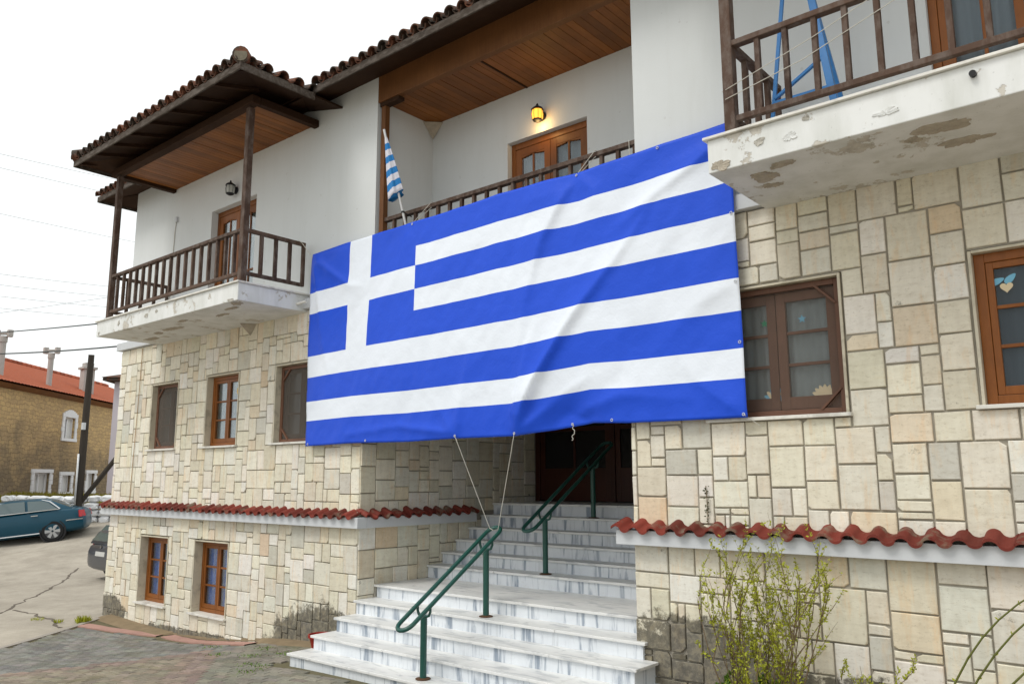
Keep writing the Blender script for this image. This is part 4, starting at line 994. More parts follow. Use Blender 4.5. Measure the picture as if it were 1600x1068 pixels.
cord([f2, (-6.30, 7.22, 1.735), (-6.32, 7.23, 1.70)], 'right of the two pale cords from flag down to handrail')
ft = flag_pt(.70, .992); cord([ft, (ft[0]+.02, ft[1], ft[2]-.08), (ft[0]-.01, ft[1], ft[2]-.17)], 'short loose cord end dangling below flag before dark doorway', .004, 0, .012)
fr_ = flag_pt(.994, .992); cord([fr_, (fr_[0]+.07, 6.93, 2.79), (fr_[0]+.12, 6.94, 2.75)], 'frayed cord end at the lower right corner of flag', .0035)
ft = flag_pt(.73, .006); cord([(ft[0], ft[1], ft[2]), (ft[0]+.12, 7.07, 5.885), (ft[0]+.14, 7.14, 5.885), (ft[0]+.02, ft[1]+.01, ft[2])], 'cord tying flag top to loggia rail in front of the door', .004)
ft = flag_pt(.33, .006); cord([(ft[0], ft[1], ft[2]), (ft[0]+.16, 7.07, 5.885), (ft[0]+.17, 7.14, 5.885), (ft[0]+.03, ft[1]+.01, ft[2])], 'cord tying flag top to loggia rail near the small flag', .004)
cord([(-4.30, 7.07, 5.88), (-4.29, 7.06, 5.7), (-4.33, 6.9, 5.6)], 'cord tying flag top to right end of loggia rail', .004)
cord([(-9.87, 6.78, 5.80), (-9.86, 6.84, 5.77), (-9.70, 6.88, 5.57)], 'cord knotted on the end of left balcony rail', .005)
cord([(-2.68, 5.90, 5.45), (-2.60, 5.87, 5.452), (-1.9, 5.90, 5.66), (-1.1, 5.90, 5.93), (-.2, 5.9, 6.22)], 'upper of two thin cords strung along right balcony rail', .0035)
cord([(-2.64, 5.87, 5.36), (-2.0, 5.90, 5.50), (-1.1, 5.90, 5.79), (-.2, 5.9, 6.1)], 'lower of two thin cords strung along right balcony rail', .0035)

# ------------------------------------------------------------------ small flag on a white pole
SF = thing('small_flag', (-7.80, 7.06, 5.60), 'small rolled striped flag on a leaning white pole above the big flag', 'flag')
p0, p1 = Vector((-7.72, 7.05, 5.40)), Vector((-7.83, 6.65, 6.90))
b = MB(); b.tube([p0, p1], .017, 10); b.build('flagpole', M['alu'], SF, auto=40)
mt = p0.lerp(p1, .27); b = MB(); b.tube([mt+Vector((0, .0, -.012)), mt+Vector((0, 0, .012))], .024, 10); b.build('clip', M['iron'], SF)
b = MB(); b.bar(mt, (mt.x-.02, 7.12, 5.79), .012); b.build('tie', M['iron'], SF)
NB = 9; KB = 40; rows2 = []; bands = []
top, bot = p0.lerp(p1, .93), p0.lerp(p1, .43)
for i in range(NB*2+1):
    t = i/(NB*2); c = top.lerp(bot, t); wd = .022+.115*t**.9; 
    row = []
    for k in range(KB+1):
        a = 2*math.pi*k/KB; rr = 1+.16*math.sin(5*a+t*2)+.08*math.sin(9*a)
        row.append((c.x-.045*t+wd*rr*.80*math.cos(a), c.y+wd*rr*.55*math.sin(a), c.z-.05*t*math.cos(a)*-1-.03*t*abs(math.sin(a*1.5))))
    rows2.append(row)
b = MB(); k_ = KB+1
for r_ in rows2: b.v += r_
for i in range(len(rows2)-1):
    for k in range(KB): b.f.append((i*k_+k, i*k_+k+1, (i+1)*k_+k+1, (i+1)*k_+k)); b.mi.append(0 if (i//2) % 2 == 0 else 1); b.c.append(None)
b.f.append(tuple((len(rows2)-1)*k_+k for k in range(KB))); b.mi.append(1); b.c.append(None)
b.build('cloth', [M['swhite'], M['sblue']], SF, smooth=True)

# ------------------------------------------------------------------ wall lanterns
def lantern(x, y, z, lit, label):
    t = thing('wall_lantern', (x, y, z), label, 'lamp', 'wall lanterns by the upper doors')
    b = MB(); b.lathe([(.0, 0), (.062, 0), (.066, -.012), (.045, -.03), (.02, -.035)], (x, y, z), 16, 'Y'); b.build('wall_plate', M['iron'], t, auto=40)
    b = MB(); b.tube([(x, y-.02, z), (x-.0, y-.06, z+.02), (x, y-.10, z+.02)], .012, 8); b.build('arm', M['iron'], t, smooth=True)
    c = (x, y-.115, z)
    b = MB(); b.lathe([(.068, -.085), (.075, -.05), (.078, 0), (.070, .05), (.055, .06)], c, 8); b.build('shade_glass', M['bulb'] if lit else M['opal'], t)
    b = MB(); b.lathe([(.088, .055), (.080, .075), (.045, .10), (.018, .115), (.018, .13), (.008, .15)], c, 8); b.build('cap', M['iron'], t)
    b = MB(); b.lathe([(.03, -.115), (.06, -.10), (.072, -.085), (.07, -.08)], c, 8); b.build('base_ring', M['iron'], t)
    for k in range(8):
        a = 2*math.pi*(k+.0)/8; b = MB(); b.tube([(c[0]+.07*math.cos(a), c[1]+.07*math.sin(a), c[2]-.085), (c[0]+.081*math.cos(a), c[1]+.081*math.sin(a), c[2]), (c[0]+.07*math.cos(a), c[1]+.07*math.sin(a), c[2]+.058)], .003, 5); b.build('glazing_bar', M['iron'], t)
    if lit:
        l_ = bpy.data.lights.new('lantern_bulb', 'POINT'); l_.energy = 3.2; l_.color = (1, .62, .22); l_.shadow_soft_size = .07
        lo = bpy.data.objects.new('lantern_bulb', l_); COL.objects.link(lo); lo.parent = t; lo.location = (.015, -.12, -.14)
    return t
lantern(-6.28, YB-.003, 7.13, True, 'lit yellow lantern on the loggia wall above the middle door')
lantern(-12.08, YU-.003, 7.17, False, 'unlit grey lantern on the wall above the left balcony door')
cnd = thing('wall_cable', (-14.13, YU, 5.1), 'loose pale cable hanging from a box on the white left wall', 'cable')
b = MB(); b.tube([(-14.11, YU-.012, 7.05), (-14.14, YU-.012, 6.85), (-14.16, YU-.012, 6.4), (-14.18, YU-.012, 5.9), (-14.19, YU-.012, 5.1)], .007, 6); b.build('cable', M['rope'], cnd, smooth=True)
b = MB(); b.box(-14.13, -14.06, YU-.04, YU-.001, 7.03, 7.13); b.build('cable_box', M['band'], cnd, bevel=.006)

# ------------------------------------------------------------------ blue metal stand on the right balcony
bsd = thing('folding_stand', (-2.2, 6.45, 5.055), 'blue metal frame stand on the right balcony', 'stand')
def bb_(name, a, c, w_=.045): b = MB(); b.bar(a, c, w_, w_*.7); b.build(name, M['bluepaint'], bsd, bevel=.003)
bb_('leg', (-2.45, 6.30, 5.06), (-2.30, 6.45, 6.62), .032); bb_('leg', (-1.88, 6.30, 5.06), (-2.12, 6.45, 6.62), .06); bb_('leg', (-1.93, 6.80, 5.06), (-2.14, 6.50, 6.62), .05)
bb_('crossbar', (-2.42, 6.34, 5.42), (-1.92, 6.34, 5.42), .05); bb_('crossbar', (-2.40, 6.33, 5.46), (-1.98, 6.36, 5.72), .035); bb_('crossbar', (-2.30, 6.47, 6.60), (-2.12, 6.47, 6.60), .05)

# ------------------------------------------------------------------ paper decorations in the right-hand windows
def petal_shape(c, l, wd, ang):
    pts = []
    for k in range(14):
        a = 2*math.pi*k/14; x, z = l/2*math.cos(a), wd/2*math.sin(a)*(1-.35*math.cos(a)); pts.append((c[0]+x*math.cos(ang)-z*math.sin(ang), c[1], c[2]+x*math.sin(ang)+z*math.cos(ang)))
    return pts
def paper(b, pts, th=.002):
    n = len(pts); b.add(pts+[(p[0], p[1]+th, p[2]) for p in pts], [tuple(range(n)), tuple(range(2*n-1, n-1, -1))]+[(i, n+i, n+(i+1) % n, (i+1) % n) for i in range(n)])
yq = YF+.06+.024
pd = thing('paper_flower', (-1.0, yq, 3.75), 'paper flower of blue petals and cream heart on the right-hand window', 'decoration')
b = MB(); paper(b, petal_shape((-1.035, yq, 3.79), .105, .05, R(20))); b.build('petal', M['paper_b'], pd); b = MB(); paper(b, petal_shape((-.945, yq, 3.80), .10, .05, R(42))); b.build('petal', M['paper_b'], pd)
hp_ = []
for k in range(24):
    a = 2*math.pi*k/24; hx = 16*math.sin(a)**3; hz = 13*math.cos(a)-5*math.cos(2*a)-2*math.cos(3*a)-math.cos(4*a); hp_.append((-.975+hx*.0028, yq-.003, 3.735+hz*.0028))
b = MB(); paper(b, hp_); b.build('heart', M['paper_c'], pd)
for (x, z, mt_, lb) in ((-2.93, 3.70, 'paper_g', 'small green paper star behind the screened right window'), (-2.58, 3.70, 'paper_b', 'small blue paper star behind the screened right window')):
    pts = []
    for k in range(10):
        a = 2*math.pi*k/10; r_ = .04 if k % 2 == 0 else .018; pts.append((x+r_*math.sin(a), YF+.115, z+r_*math.cos(a)))
    b = MB(); paper(b, pts); tag(b.build('paper_star', M[mt_]), lb, 'decoration', 'paper stars in the window')
for (x, mt_, lb, s) in ((-2.86, 'paper_b', 'crumpled blue and cream paper on the sill of the screened window', 1), (-2.42, 'paper_c', 'fan of cream paper in the lower right pane of the screened window', 2)):
    b = MB(); rnd = random.Random(s)
    for k in range(7):
        a = R(20+k*23); b.cur = k % 2; paper(b, petal_shape((x+.06*math.cos(a), YF+.117+.0005*k, 2.99+.05*math.sin(a)), .12, .05, a))
    tag(b.build('paper_fan', [M[mt_], M['paper_c']]), lb, 'decoration', 'paper in the window')

b = MB(); paper(b, [(-11.80+.085*math.cos(a), YF+.112, 3.72+.085*math.sin(a)) for a in np.linspace(0, 2*math.pi, 25)[:-1]]); tag(b.build('paper_sun', plain('yellow_paper', (.62, .40, .07), .8, .1, 12, 0)), 'round yellow paper disc in the unscreened left-bay window', 'decoration')

# ------------------------------------------------------------------ plants and small things by the wall
def leaf_quad(b, p, d, n, l, wd):
    s = d.cross(n).normalized()*wd/2; b.add([p, p+d*l*.5+s, p+d*l, p+d*l*.5-s], [(0, 1, 2, 3)])
def shrub(base, nst, h, spread, label, seed, leafn, mat_leaf='leaf', lean=(0, 0)):
    rnd = random.Random(seed); t = thing('shrub', base, label, 'shrub'); bw = MB(); bl = MB(); B = Vector(base)
    rv = lambda: Vector((rnd.uniform(-1, 1), rnd.uniform(-1, 1), rnd.uniform(-1, 1))).normalized()
    def stem(p, d, L, r, lvl):
        pts = [p.copy()]; q = p.copy(); dd = d.normalized(); n = 7
        for k in range(n):
            dd = (dd+rv()*.13+Vector((0, 0, .05))).normalized(); q = q+dd*L/n; pts.append(q.copy())
            if q.y > 6.86: q.y = 6.86; dd.y = -abs(dd.y)*.3; pts[-1] = q.copy()
        bw.tube(pts, [r*(1-.8*k/n) for k in range(n+1)], 5, False)
        for k in range(1, n+1):
            den = leafn*(1.25 if lvl else .7)
            for _ in range(int(den+rnd.random())):
                pp = pts[k-1].lerp(pts[k], rnd.random()); m = rnd.randint(2, 5)
                for __ in range(m):
                    ld = (rv()+Vector((0, 0, .7))).normalized(); leaf_quad(bl, pp+rv()*.008, ld, rv(), rnd.uniform(.016, .038), rnd.uniform(.008, .017))
            if lvl < 2 and rnd.random() < (.55 if lvl == 0 else .28):
                sd_ = (dd+rv()*.75+Vector((0, 0, .35))).normalized(); stem(pts[k], sd_, L*rnd.uniform(.28, .55), r*.55, lvl+1)
    for i in range(nst):
        a = rnd.uniform(0, 2*math.pi); s = spread*math.sqrt(rnd.random()); d = Vector((math.cos(a)*s+lean[0], math.sin(a)*s*.55+lean[1], 1))
        stem(B+Vector((math.cos(a)*.13, math.sin(a)*.09, 0)), d, h*rnd.uniform(.75, 1.04), rnd.uniform(.0055, .011), 0)
    bw.build('branches', M['twig'], t, smooth=True); bl.build('leaves', M[mat_leaf], t, fix=False); return t
SHB = (-2.86, 6.45, g1(-2.86, 6.45)-.02)
shrub(SHB, 30, 1.22, .36, 'tall bare-stemmed shrub with yellow-green buds before the right wall', 4, .85)
shrub((-2.92, 6.35, g1(-3, 6.4)-.02), 18, .42, .8, 'low leafy green growth at the foot of the tall shrub', 9, 4.5, 'leaf_d')
shrub((-2.18, 6.40, g1(-2.2, 6.4)-.02), 3, .80, .35, 'thin sprig with few leaves right of the tall shrub', 15, .8)
ar = thing('bramble', (-1.02, 5.95, g1(-1, 5.95)), 'arching green bramble stems in the lower right corner', 'plant'); bw = MB(); bl = MB(); rnd = random.Random(2)
for k, (sx, hh, dx) in enumerate(((-1.16, 1.02, .42), (-1.14, .95, .62), (-1.10, .80, .5), (-1.2, 1.0, .3))):
    pts = [Vector((sx-.36+dx*1.3*t+.35*t*t, 5.95-.06*k*t, g1(-1, 5.95)+hh*1.45*t*(1.35-.42*t))) for t in np.linspace(0, 1.25, 12)]
    pts[0].z = g1(-1, 5.95)-.02; bw.tube(pts, [.009*(1-.6*i/11) for i in range(12)], 6, False)
    for p in pts[3:]:
        for _ in range(2):
            d = Vector((rnd.uniform(-1, 1), rnd.uniform(-1, 1), rnd.uniform(-.2, 1))).normalized(); leaf_quad(bl, p, d, Vector((rnd.uniform(-1, 1), rnd.uniform(-1, 1), .3)), .03, .014)
bw.build('stems', plain('green_bramble_stem', (.12, .13, .03), .6, .3, 20, 0), ar, smooth=True); bl.build('leaves', M['leaf'], ar, fix=False)
bl = MB(); rnd = random.Random(12)
for _ in range(46):
    leaf_quad(bl, Vector((-3.52+rnd.gauss(0, .012), 6.975, rnd.uniform(1.90, 2.22))), Vector((rnd.uniform(-1, 1), -.5, rnd.uniform(-.6, .8))).normalized(), Vector((rnd.uniform(-.3, .3), -1, .3)), rnd.uniform(.015, .03), .014)
iv = thing('wall_creeper', (-3.52, 6.97, 1.9), 'small dark creeper climbing a joint above the right ledge', 'plant'); bl.build('leaves', plain('dark_creeper_leaf', (.05, .055, .02), .6, .3, 20, 0), iv, fix=False)
b = MB(); b.tube([(-3.52, 6.978, 1.86), (-3.515, 6.976, 2.05), (-3.525, 6.976, 2.22)], .004, 5); b.build('stem', M['twig'], iv)
def tuft(x, y, r, h, n, label, mat='leaf'):
    rnd = random.Random(int(x*100)); z = g1(x, y); bl = MB()
    for _ in range(n):
        a = rnd.uniform(0, 6.28); q = Vector((x+r*math.sqrt(rnd.random())*math.cos(a), y+r*math.sqrt(rnd.random())*math.sin(a)*.8, z)); d = Vector((rnd.uniform(-.6, .6), rnd.uniform(-.6, .6), 1)).normalized()
        leaf_quad(bl, q, d, Vector((rnd.uniform(-1, 1), rnd.uniform(-1, 1), .1)), h*rnd.uniform(.5, 1.1), h*.16)
    tag(bl.build('weed_tuft', M[mat], fix=False), label, 'weed', 'weeds in the paving')
tuft(-15.35, 6.42, .14, .13, 150, 'bright green weed tuft at the kerb by the building corner')
tuft(-15.7, 6.15, .09, .08, 60, 'smaller green weed just left of the corner tuft')
tuft(-16.35, 6.05, .14, .06, 70, 'flat green weed in the crack of the road')
bl = MB(); rnd = random.Random(31)
for (x, y) in ((-9.5, 6.05), (-9.2, 6.35), (-10.1, 5.95), (-10.9, 6.35), (-9.0, 5.75), (-8.75, 5.75), (-8.6, 5.5), (-9.8, 6.5)):
    for _ in range(45):
        q = Vector((x+rnd.gauss(0, .09), y+rnd.gauss(0, .06), 0)); q.z = g1(q.x, q.y)+.02; leaf_quad(bl, q, Vector((rnd.uniform(-1, 1), rnd.uniform(-1, 1), .7)).normalized(), Vector((rnd.uniform(-1, 1), rnd.uniform(-1, 1), .3)), .03, .012)
tag(bl.build('moss', M['leaf_d'], fix=False), 'moss growing between the pavers left of the steps', 'moss', kind='stuff')
# earthy edging at the foot of the wall
b = MB(); rows = []
for x in np.linspace(-15.5, -8.75, 60):
    wq = .34 if x < -13.3 else (.02 if x < -10.6 else .22+.12*math.sin(x*3)); y0_ = 7.0-wq-.0
    rows.append([(x, y0_, g1(x, y0_)+.012), (x, (y0_+7)/2, g1(x, 6.9)+.05), (x, 6.995, g1(x, 7)+.055)])
b.grid(rows); struct(b.build('earth_edge', M['soil'], smooth=True, fix=False))
b = MB(); b.grid([[(x, y, g1(x, y)+.035+.02*math.sin(x*7)*math.sin(y*9)) for x in np.linspace(-4.05, 2.4, 40)] for y in np.linspace(5.4, 6.99, 10)]); struct(b.build('flower_bed', M['soil'], smooth=True, fix=False))
b = MB(); pc = (-8.78, 6.62, g1(-8.78, 6.62)+.02); b.lathe([(.10, 0), (.135, .16), (.15, .20), (.165, .20), (.165, .235), (.15, .235), (.14, .20), (.12, .17), (.05, .16)], pc, 20)
pt_ = thing('flower_pot', pc, 'red plastic pot half hidden behind the lowest marble steps', 'pot'); b.build('pot_body', M['pot'], pt_, auto=35)
b = MB(); b.lathe([(.135, .168), (.10, .185), (.03, .19)], pc, 14); b.build('pot_soil', M['soil'], pt_, smooth=True)

# ------------------------------------------------------------------ cars
def frame_pts(org_, fwd, upn):
    f = Vector(fwd).normalized(); u = Vector(upn); u = (u-f*u.dot(f)).normalized(); l = u.cross(f)
    return lambda x, y, z: Vector(org_)+f*x+l*y+u*z
def car(name, T, st, gh, wheels, paint, label, hatch=False):
    root = thing(name, T(0, 0, 0), label, 'car', 'parked cars')
    b = MB(); rows = []
    for (x, zb, zt, w_) in st:
        half = [(w_*.86, zb), (w_*.97, zb+.10), (w_, zb+(zt-zb)*.42), (w_*.985, zb+(zt-zb)*.72), (w_*.94, zt-.035), (w_*.86, zt), (w_*.4, zt+.02)]
        rows.append([T(x, y, z) for y, z in half]+[T(x, -y, z) for y, z in reversed(half)])
    n = len(rows[0]); vs_ = sum(rows, []); fs = []
    for i in range(len(rows)-1):
        for j in range(n): fs.append((i*n+j, i*n+(j+1) % n, (i+1)*n+(j+1) % n, (i+1)*n+j))
    fs += [tuple(range(n)), tuple((len(rows)-1)*n+j for j in reversed(range(n)))]
    b.add(vs_, fs); body = b.build('body', paint, root, auto=32); ss = body.modifiers.new('smooth', 'SUBSURF'); ss.levels = ss.render_levels = 1
    b = MB(); rows = []
    for (x, z0_, z1_, wb, wt) in gh:
        half = [(wb, z0_), (wb*.5+wt*.5+.01, z0_*.5+z1_*.5), (wt, z1_-.03), (wt*.86, z1_), (wt*.4, z1_+.012)]
        rows.append([T(x, y, z) for y, z in half]+[T(x, -y, z) for y, z in reversed(half)])
    n = len(rows[0]); b.add(sum(rows, []), [(i*n+j, i*n+(j+1) % n, (i+1)*n+(j+1) % n, (i+1)*n+j) for i in range(len(rows)-1) for j in range(n)]+[tuple(range(n)), tuple((len(rows)-1)*n+j for j in reversed(range(n)))])
    b.build('cabin', paint, root, auto=35)
    for (x, y, r) in wheels:
        s = 1 if y > 0 else -1
        def cyl(prof, k=24):
            bb = MB(); vs_ = []
            for rr, off in prof:
                for j in range(k): a = 2*math.pi*j/k; vs_.append(T(x+rr*math.cos(a), y+s*off, r+rr*math.sin(a)))
            kk = len(prof); bb.add(vs_, [(i*k+j, i*k+(j+1) % k, (i+1)*k+(j+1) % k, (i+1)*k+j) for i in range(kk-1) for j in range(k)]+[tuple(range(k)), tuple((kk-1)*k+j for j in range(k))]); return bb
        wh = cyl([(r*.6, -.2), (r*.97, -.2), (r, -.17), (r, -.02), (r*.95, .01), (r*.70, .015), (r*.68, -.03)]).build('wheel', M['tyre'], root, auto=35)
        cyl([(r*.68, -.05), (r*.68, .0), (r*.64, .004), (r*.60, -.02), (r*.12, -.03)]).build('rim', M['rimdark'], wh, auto=35)
        for q in range(6):
            a = 2*math.pi*q/6; bb = MB(); c_, s_ = math.cos(a), math.sin(a); pts = []
            for rr, hw in ((r*.10, .03), (r*.66, .055)):
                for e in (-1, 1): pts.append(T(x+rr*c_-e*hw*s_, y+s*.006, r+rr*s_+e*hw*c_))
            pts2 = []
            for rr, hw in ((r*.10, .03), (r*.66, .055)):
                for e in (-1, 1): pts2.append(T(x+rr*c_-e*hw*s_, y-s*.03, r+rr*s_+e*hw*c_))
            bb.add(pts+pts2, [(0, 1, 3, 2), (4, 6, 7, 5), (0, 4, 5, 1), (2, 3, 7, 6), (0, 2, 6, 4), (1, 5, 7, 3)]); bb.build('spoke', M['rim'], wh)
        cyl([(r*1.16, -.23), (r*1.16, .004), (r*1.03, .005), (r*1.03, -.23)]).build('wheel_arch', M['blackpl'], root)
    def panel(nm, pts, mat, th=.006):
        bb = MB(); P = [T(*p) for p in pts]; nn = (P[1]-P[0]).cross(P[2]-P[0]).normalized()*th; bb.add([p+nn for p in P]+[p-nn for p in P], [tuple(range(len(P))), tuple(range(2*len(P)-1, len(P)-1, -1))]+[(i, len(P)+i, len(P)+(i+1) % len(P), (i+1) % len(P)) for i in range(len(P))]); bb.build(nm, mat, root)
    return root, panel
# sedan seen from its left... its tail points away to the right
P_ = Vector((-29.1, 11.0, 0)); fd = Vector((-.50, -.866, 0)); c0 = P_+fd*1.30 ; side_n = Vector((.866, -.50, 0)); c0 -= side_n*.72
sz = lambda q: g1(q.x, q.y)
zc = g1(P_.x, P_.y); T1 = frame_pts((c0.x, c0.y, zc-.11*1.30-.005), (fd.x, fd.y, -.11), (0, 0, 1))
st = [(-2.33, .42, .80, .70), (-2.27, .28, .93, .80), (-2.05, .24, 1.02, .86), (-1.3, .22, 1.03, .885), (-.4, .20, 1.02, .89), (.8, .20, 1.0, .89), (1.5, .22, .93, .875), (2.1, .26, .80, .83), (2.33, .36, .66, .72)]
gh = [(-1.92, 1.00, 1.015, .74, .68), (-1.25, 1.00, 1.36, .80, .62), (-.9, 1.0, 1.43, .81, .62), (0, 1.0, 1.455, .82, .63), (.45, 1.0, 1.41, .82, .62), (1.25, .97, 1.0, .78, .70)]
car1, pan = car('parked_car', T1, st, gh, [(-1.35, .862, .338), (1.4, .862, .338), (-1.35, -.862, .338), (1.4, -.862, .338)], M['carblue'], 'petrol blue saloon parked in front of the old stone house')
for s in (1, -1):
    yb, yt = s*.832, s*.655; ym = lambda t: yb+(yt-yb)*t
    f = (lambda pts: pts if s > 0 else pts[::-1])
    pan('rear_side_window', f([(-1.50, s*.80, 1.045), (-.66, yb, 1.05), (-.62, ym(.92), 1.375), (-1.02, ym(.86), 1.35), (-1.22, ym(.68), 1.28)]), M['carglass'], .012)
    pan('front_side_window', f([(-.58, yb, 1.05), (.72, yb, 1.03), (.30, ym(.9), 1.36), (-.2, ym(.94), 1.385), (-.54, ym(.93), 1.38)]), M['carglass'], .012)
    pan('window_trim', f([(-1.58, s*.838, 1.022), (.85, s*.848, 1.012), (.85, s*.846, 1.035), (-1.58, s*.838, 1.045)]), M['chrome'], .012)
    pan('window_trim', f([(-1.55, s*.79, 1.04), (-1.26, ym(.70), 1.295), (-1.04, ym(.92), 1.375), (-1.04, ym(.95), 1.395), (-1.30, ym(.72), 1.31), (-1.60, s*.79, 1.04)]), M['chrome'], .012)
    pan('sill_trim', f([(-.98, s*.885, .30), (1.0, s*.885, .30), (1.0, s*.883, .33), (-.98, s*.883, .33)]), M['chrome'], .012)
    pan('door_handle', f([(-.95, s*.893, .88), (-.75, s*.893, .88), (-.75, s*.893, .905), (-.95, s*.893, .905)]), M['chrome'], .014)
    pan('bumper_strip', f([(-2.24, s*.80, .62), (-1.75, s*.885, .62), (-1.75, s*.885, .655), (-2.24, s*.80, .655)]), M['chrome'], .012)
    pan('tail_lamp', f([(-2.31, s*.70, .72), (-2.14, s*.835, .70), (-2.13, s*.815, .93), (-2.27, s*.70, .92)]), M['lampred'], .02)
pan('rear_window', [(-1.86, .60, 1.045), (-1.86, -.60, 1.045), (-1.30, -.54, 1.33), (-1.30, .54, 1.33)], M['carglass'], .012)
pan('windscreen', [(1.18, -.66, 1.03), (1.18, .66, 1.03), (.50, .57, 1.385), (.50, -.57, 1.385)], M['carglass'], .012)
# hatchback parked along the side of the building
hz0 = g1(-21.25, 10.5); T2 = frame_pts((-21.25, 11.15, hz0), (0, 1, .02), (0, 0, 1))
st = [(-1.97, .40, .60, .66), (-1.95, .28, .78, .78), (-1.88, .24, .95, .81), (-1.0, .22, .97, .83), (0, .22, .95, .835), (.9, .22, .92, .83), (1.5, .26, .82, .80), (1.85, .36, .68, .70)]
gh = [(-1.88, .90, .95, .76, .73), (-1.74, .90, 1.20, .77, .67), (-1.52, .92, 1.37, .78, .62), (-1.0, .93, 1.42, .78, .60), (0, .93, 1.44, .79, .61), (.35, .93, 1.40, .79, .60), (1.15, .90, .94, .76, .70)]
car2, pan = car('parked_car', T2, st, gh, [(-1.2, .80, .29), (1.25, .80, .29), (-1.2, -.80, .29), (1.25, -.80, .29)], M['cargrey'], 'dark grey hatchback half hidden behind the left corner of the building')
pan('rear_window', [(-1.895, .62, .98), (-1.895, -.62, .98), (-1.60, -.53, 1.335), (-1.60, .53, 1.335)], M['carglass'], .02)
pan('number_plate', [(-1.965, .26, .62), (-1.965, -.26, .62), (-1.95, -.26, .73), (-1.95, .26, .73)], M['plate'], .01)
pan('emblem', [(-1.945, .04, .84), (-1.95, 0, .80), (-1.945, -.04, .84), (-1.93, 0, .90)], M['chrome'], .012)
for s in (1, -1):
    f = (lambda pts: pts if s > 0 else pts[::-1])
    pan('side_window', f([(-1.35, s*.80, .99), (.75, s*.80, .98), (.30, s*.645, 1.34), (-1.2, s*.635, 1.32)]), M['carglass'], .012)
    pan('tail_lamp', f([(-1.90, s*.66, .66), (-1.80, s*.80, .66), (-1.76, s*.77, .92), (-1.84, s*.66, .92)]), M['lampred'], .02)

# ------------------------------------------------------------------ the old house across the road
hn = Vector((.729, .685, 0)); ht = Vector((-.685, .729, 0)); HQ = Vector((-40.7, 15.7, 0))
# the wall we see faces the road: outward normal points towards the camera side
if (Vector((0, 0, 0))-HQ).dot(hn) < 0: hn = -hn
def HP_(s, d, z): p = HQ+ht*s+hn*d; return (p.x, p.y, z)
HS = thing('old_stone_house', HP_(0, 0, 1.3), 'old rubble stone house with orange tiled roof across the road', 'house')
S0, S1, DB = -14, 13.0, -8.0; HZ0, HZ1 = .9, 6.02
HW = [(-3.0, -1.25, 1.45, 2.72, 'd'), (-.55, .72, 1.62, 2.62, 'w'), (2.0, 3.15, 1.65, 2.72, 'w'), (-.75, .70, 4.12, 5.32, 'a'), (-8.3, -6.9, 4.12, 5.32, 'a'), (-8.2, -6.9, 1.6, 2.7, 'w')]
b = MB(); holes_sheet(b, S0, S1, HZ0, HZ1, [(h[0]+.22, h[1]-.22, h[2]+(.0 if h[4] == 'd' else .10), h[3]-.12) for h in HW], lambda u, v, k: HP_(u, -k, v), .25)
for s in (S0, S1): b.quad(HP_(s, 0, HZ0), HP_(s, DB, HZ0), HP_(s, DB, HZ1), HP_(s, 0, HZ1))
b.quad(HP_(S0, DB, HZ0), HP_(S1, DB, HZ0), HP_(S1, DB, HZ1), HP_(S0, DB, HZ1)); b.build('wall', M['rubble'], HS, fix=False)
for (a, c, z0_, z1_, k) in HW:
    ia, ic, iz0, iz1 = a+.22, c-.22, z0_+(.0 if k == 'd' else .10), z1_-.12
    b = MB()
    def hb(s0_, s1_, za, zb_, d0=-.02, d1=.05):
        v = [HP_(s0_, d0, za), HP_(s1_, d0, za), HP_(s1_, d1, za), HP_(s0_, d1, za), HP_(s0_, d0, zb_), HP_(s1_, d0, zb_), HP_(s1_, d1, zb_), HP_(s0_, d1, zb_)]
        b.add(v, [(0, 3, 2, 1), (4, 5, 6, 7), (0, 1, 5, 4), (1, 2, 6, 5), (2, 3, 7, 6), (3, 0, 4, 7)])
    rnd = random.Random(int(a*10)+77); zz = iz0
    while zz < iz1-.02:
        h_ = min(rnd.uniform(.18, .32), iz1-zz); hb(ia-.2-rnd.uniform(-.04, .07), ia-.003, zz, zz+h_-.008); hb(ic+.003, ic+.2+rnd.uniform(-.04, .07), zz, zz+h_-.008); zz += h_
    if k == 'a':
        n = 9
        for i in range(n): u0_ = ia-.22+(ic-ia+.44)*i/n; u1_ = ia-.22+(ic-ia+.44)*(i+1)/n; arch = .22*math.sin(math.pi*(i+.5)/n); hb(u0_+.003, u1_-.003, iz1+.002, iz1+.14+arch)
    else: hb(ia-.26, ic+.26, iz1+.002, iz1+.16, -.02, .06)
    if k != 'd': hb(ia-.22, ic+.22, iz0-.14, iz0-.003, -.02, .07)
    win = b.build('window' if k != 'd' else 'door', M['whitewash'], HS)
    b = MB(); hb(ia, ic, iz0, iz1, -.22, -.19); b.build('pane' if k != 'd' else 'door_panel', M['carglass'] if k != 'd' else M['curtain_w'], win)
    b = MB(); m_ = (ia+ic)/2
    hb(ia, ia+.07, iz0, iz1, -.18, -.10); hb(ic-.07, ic, iz0, iz1, -.18, -.10); hb(m_-.04, m_+.04, iz0, iz1, -.18, -.12); hb(ia+.07, m_-.04, iz1-.07, iz1, -.18, -.11); hb(m_+.04, ic-.07, iz1-.07, iz1, -.18, -.11)
    b.build('frame', M['whitewash'], win)
    if k != 'd':
        b = MB(); hb(m_+.05, ic-.08, iz0, iz1-.08, -.17, -.15); b.build('shutter', M['curtain_w'], win)
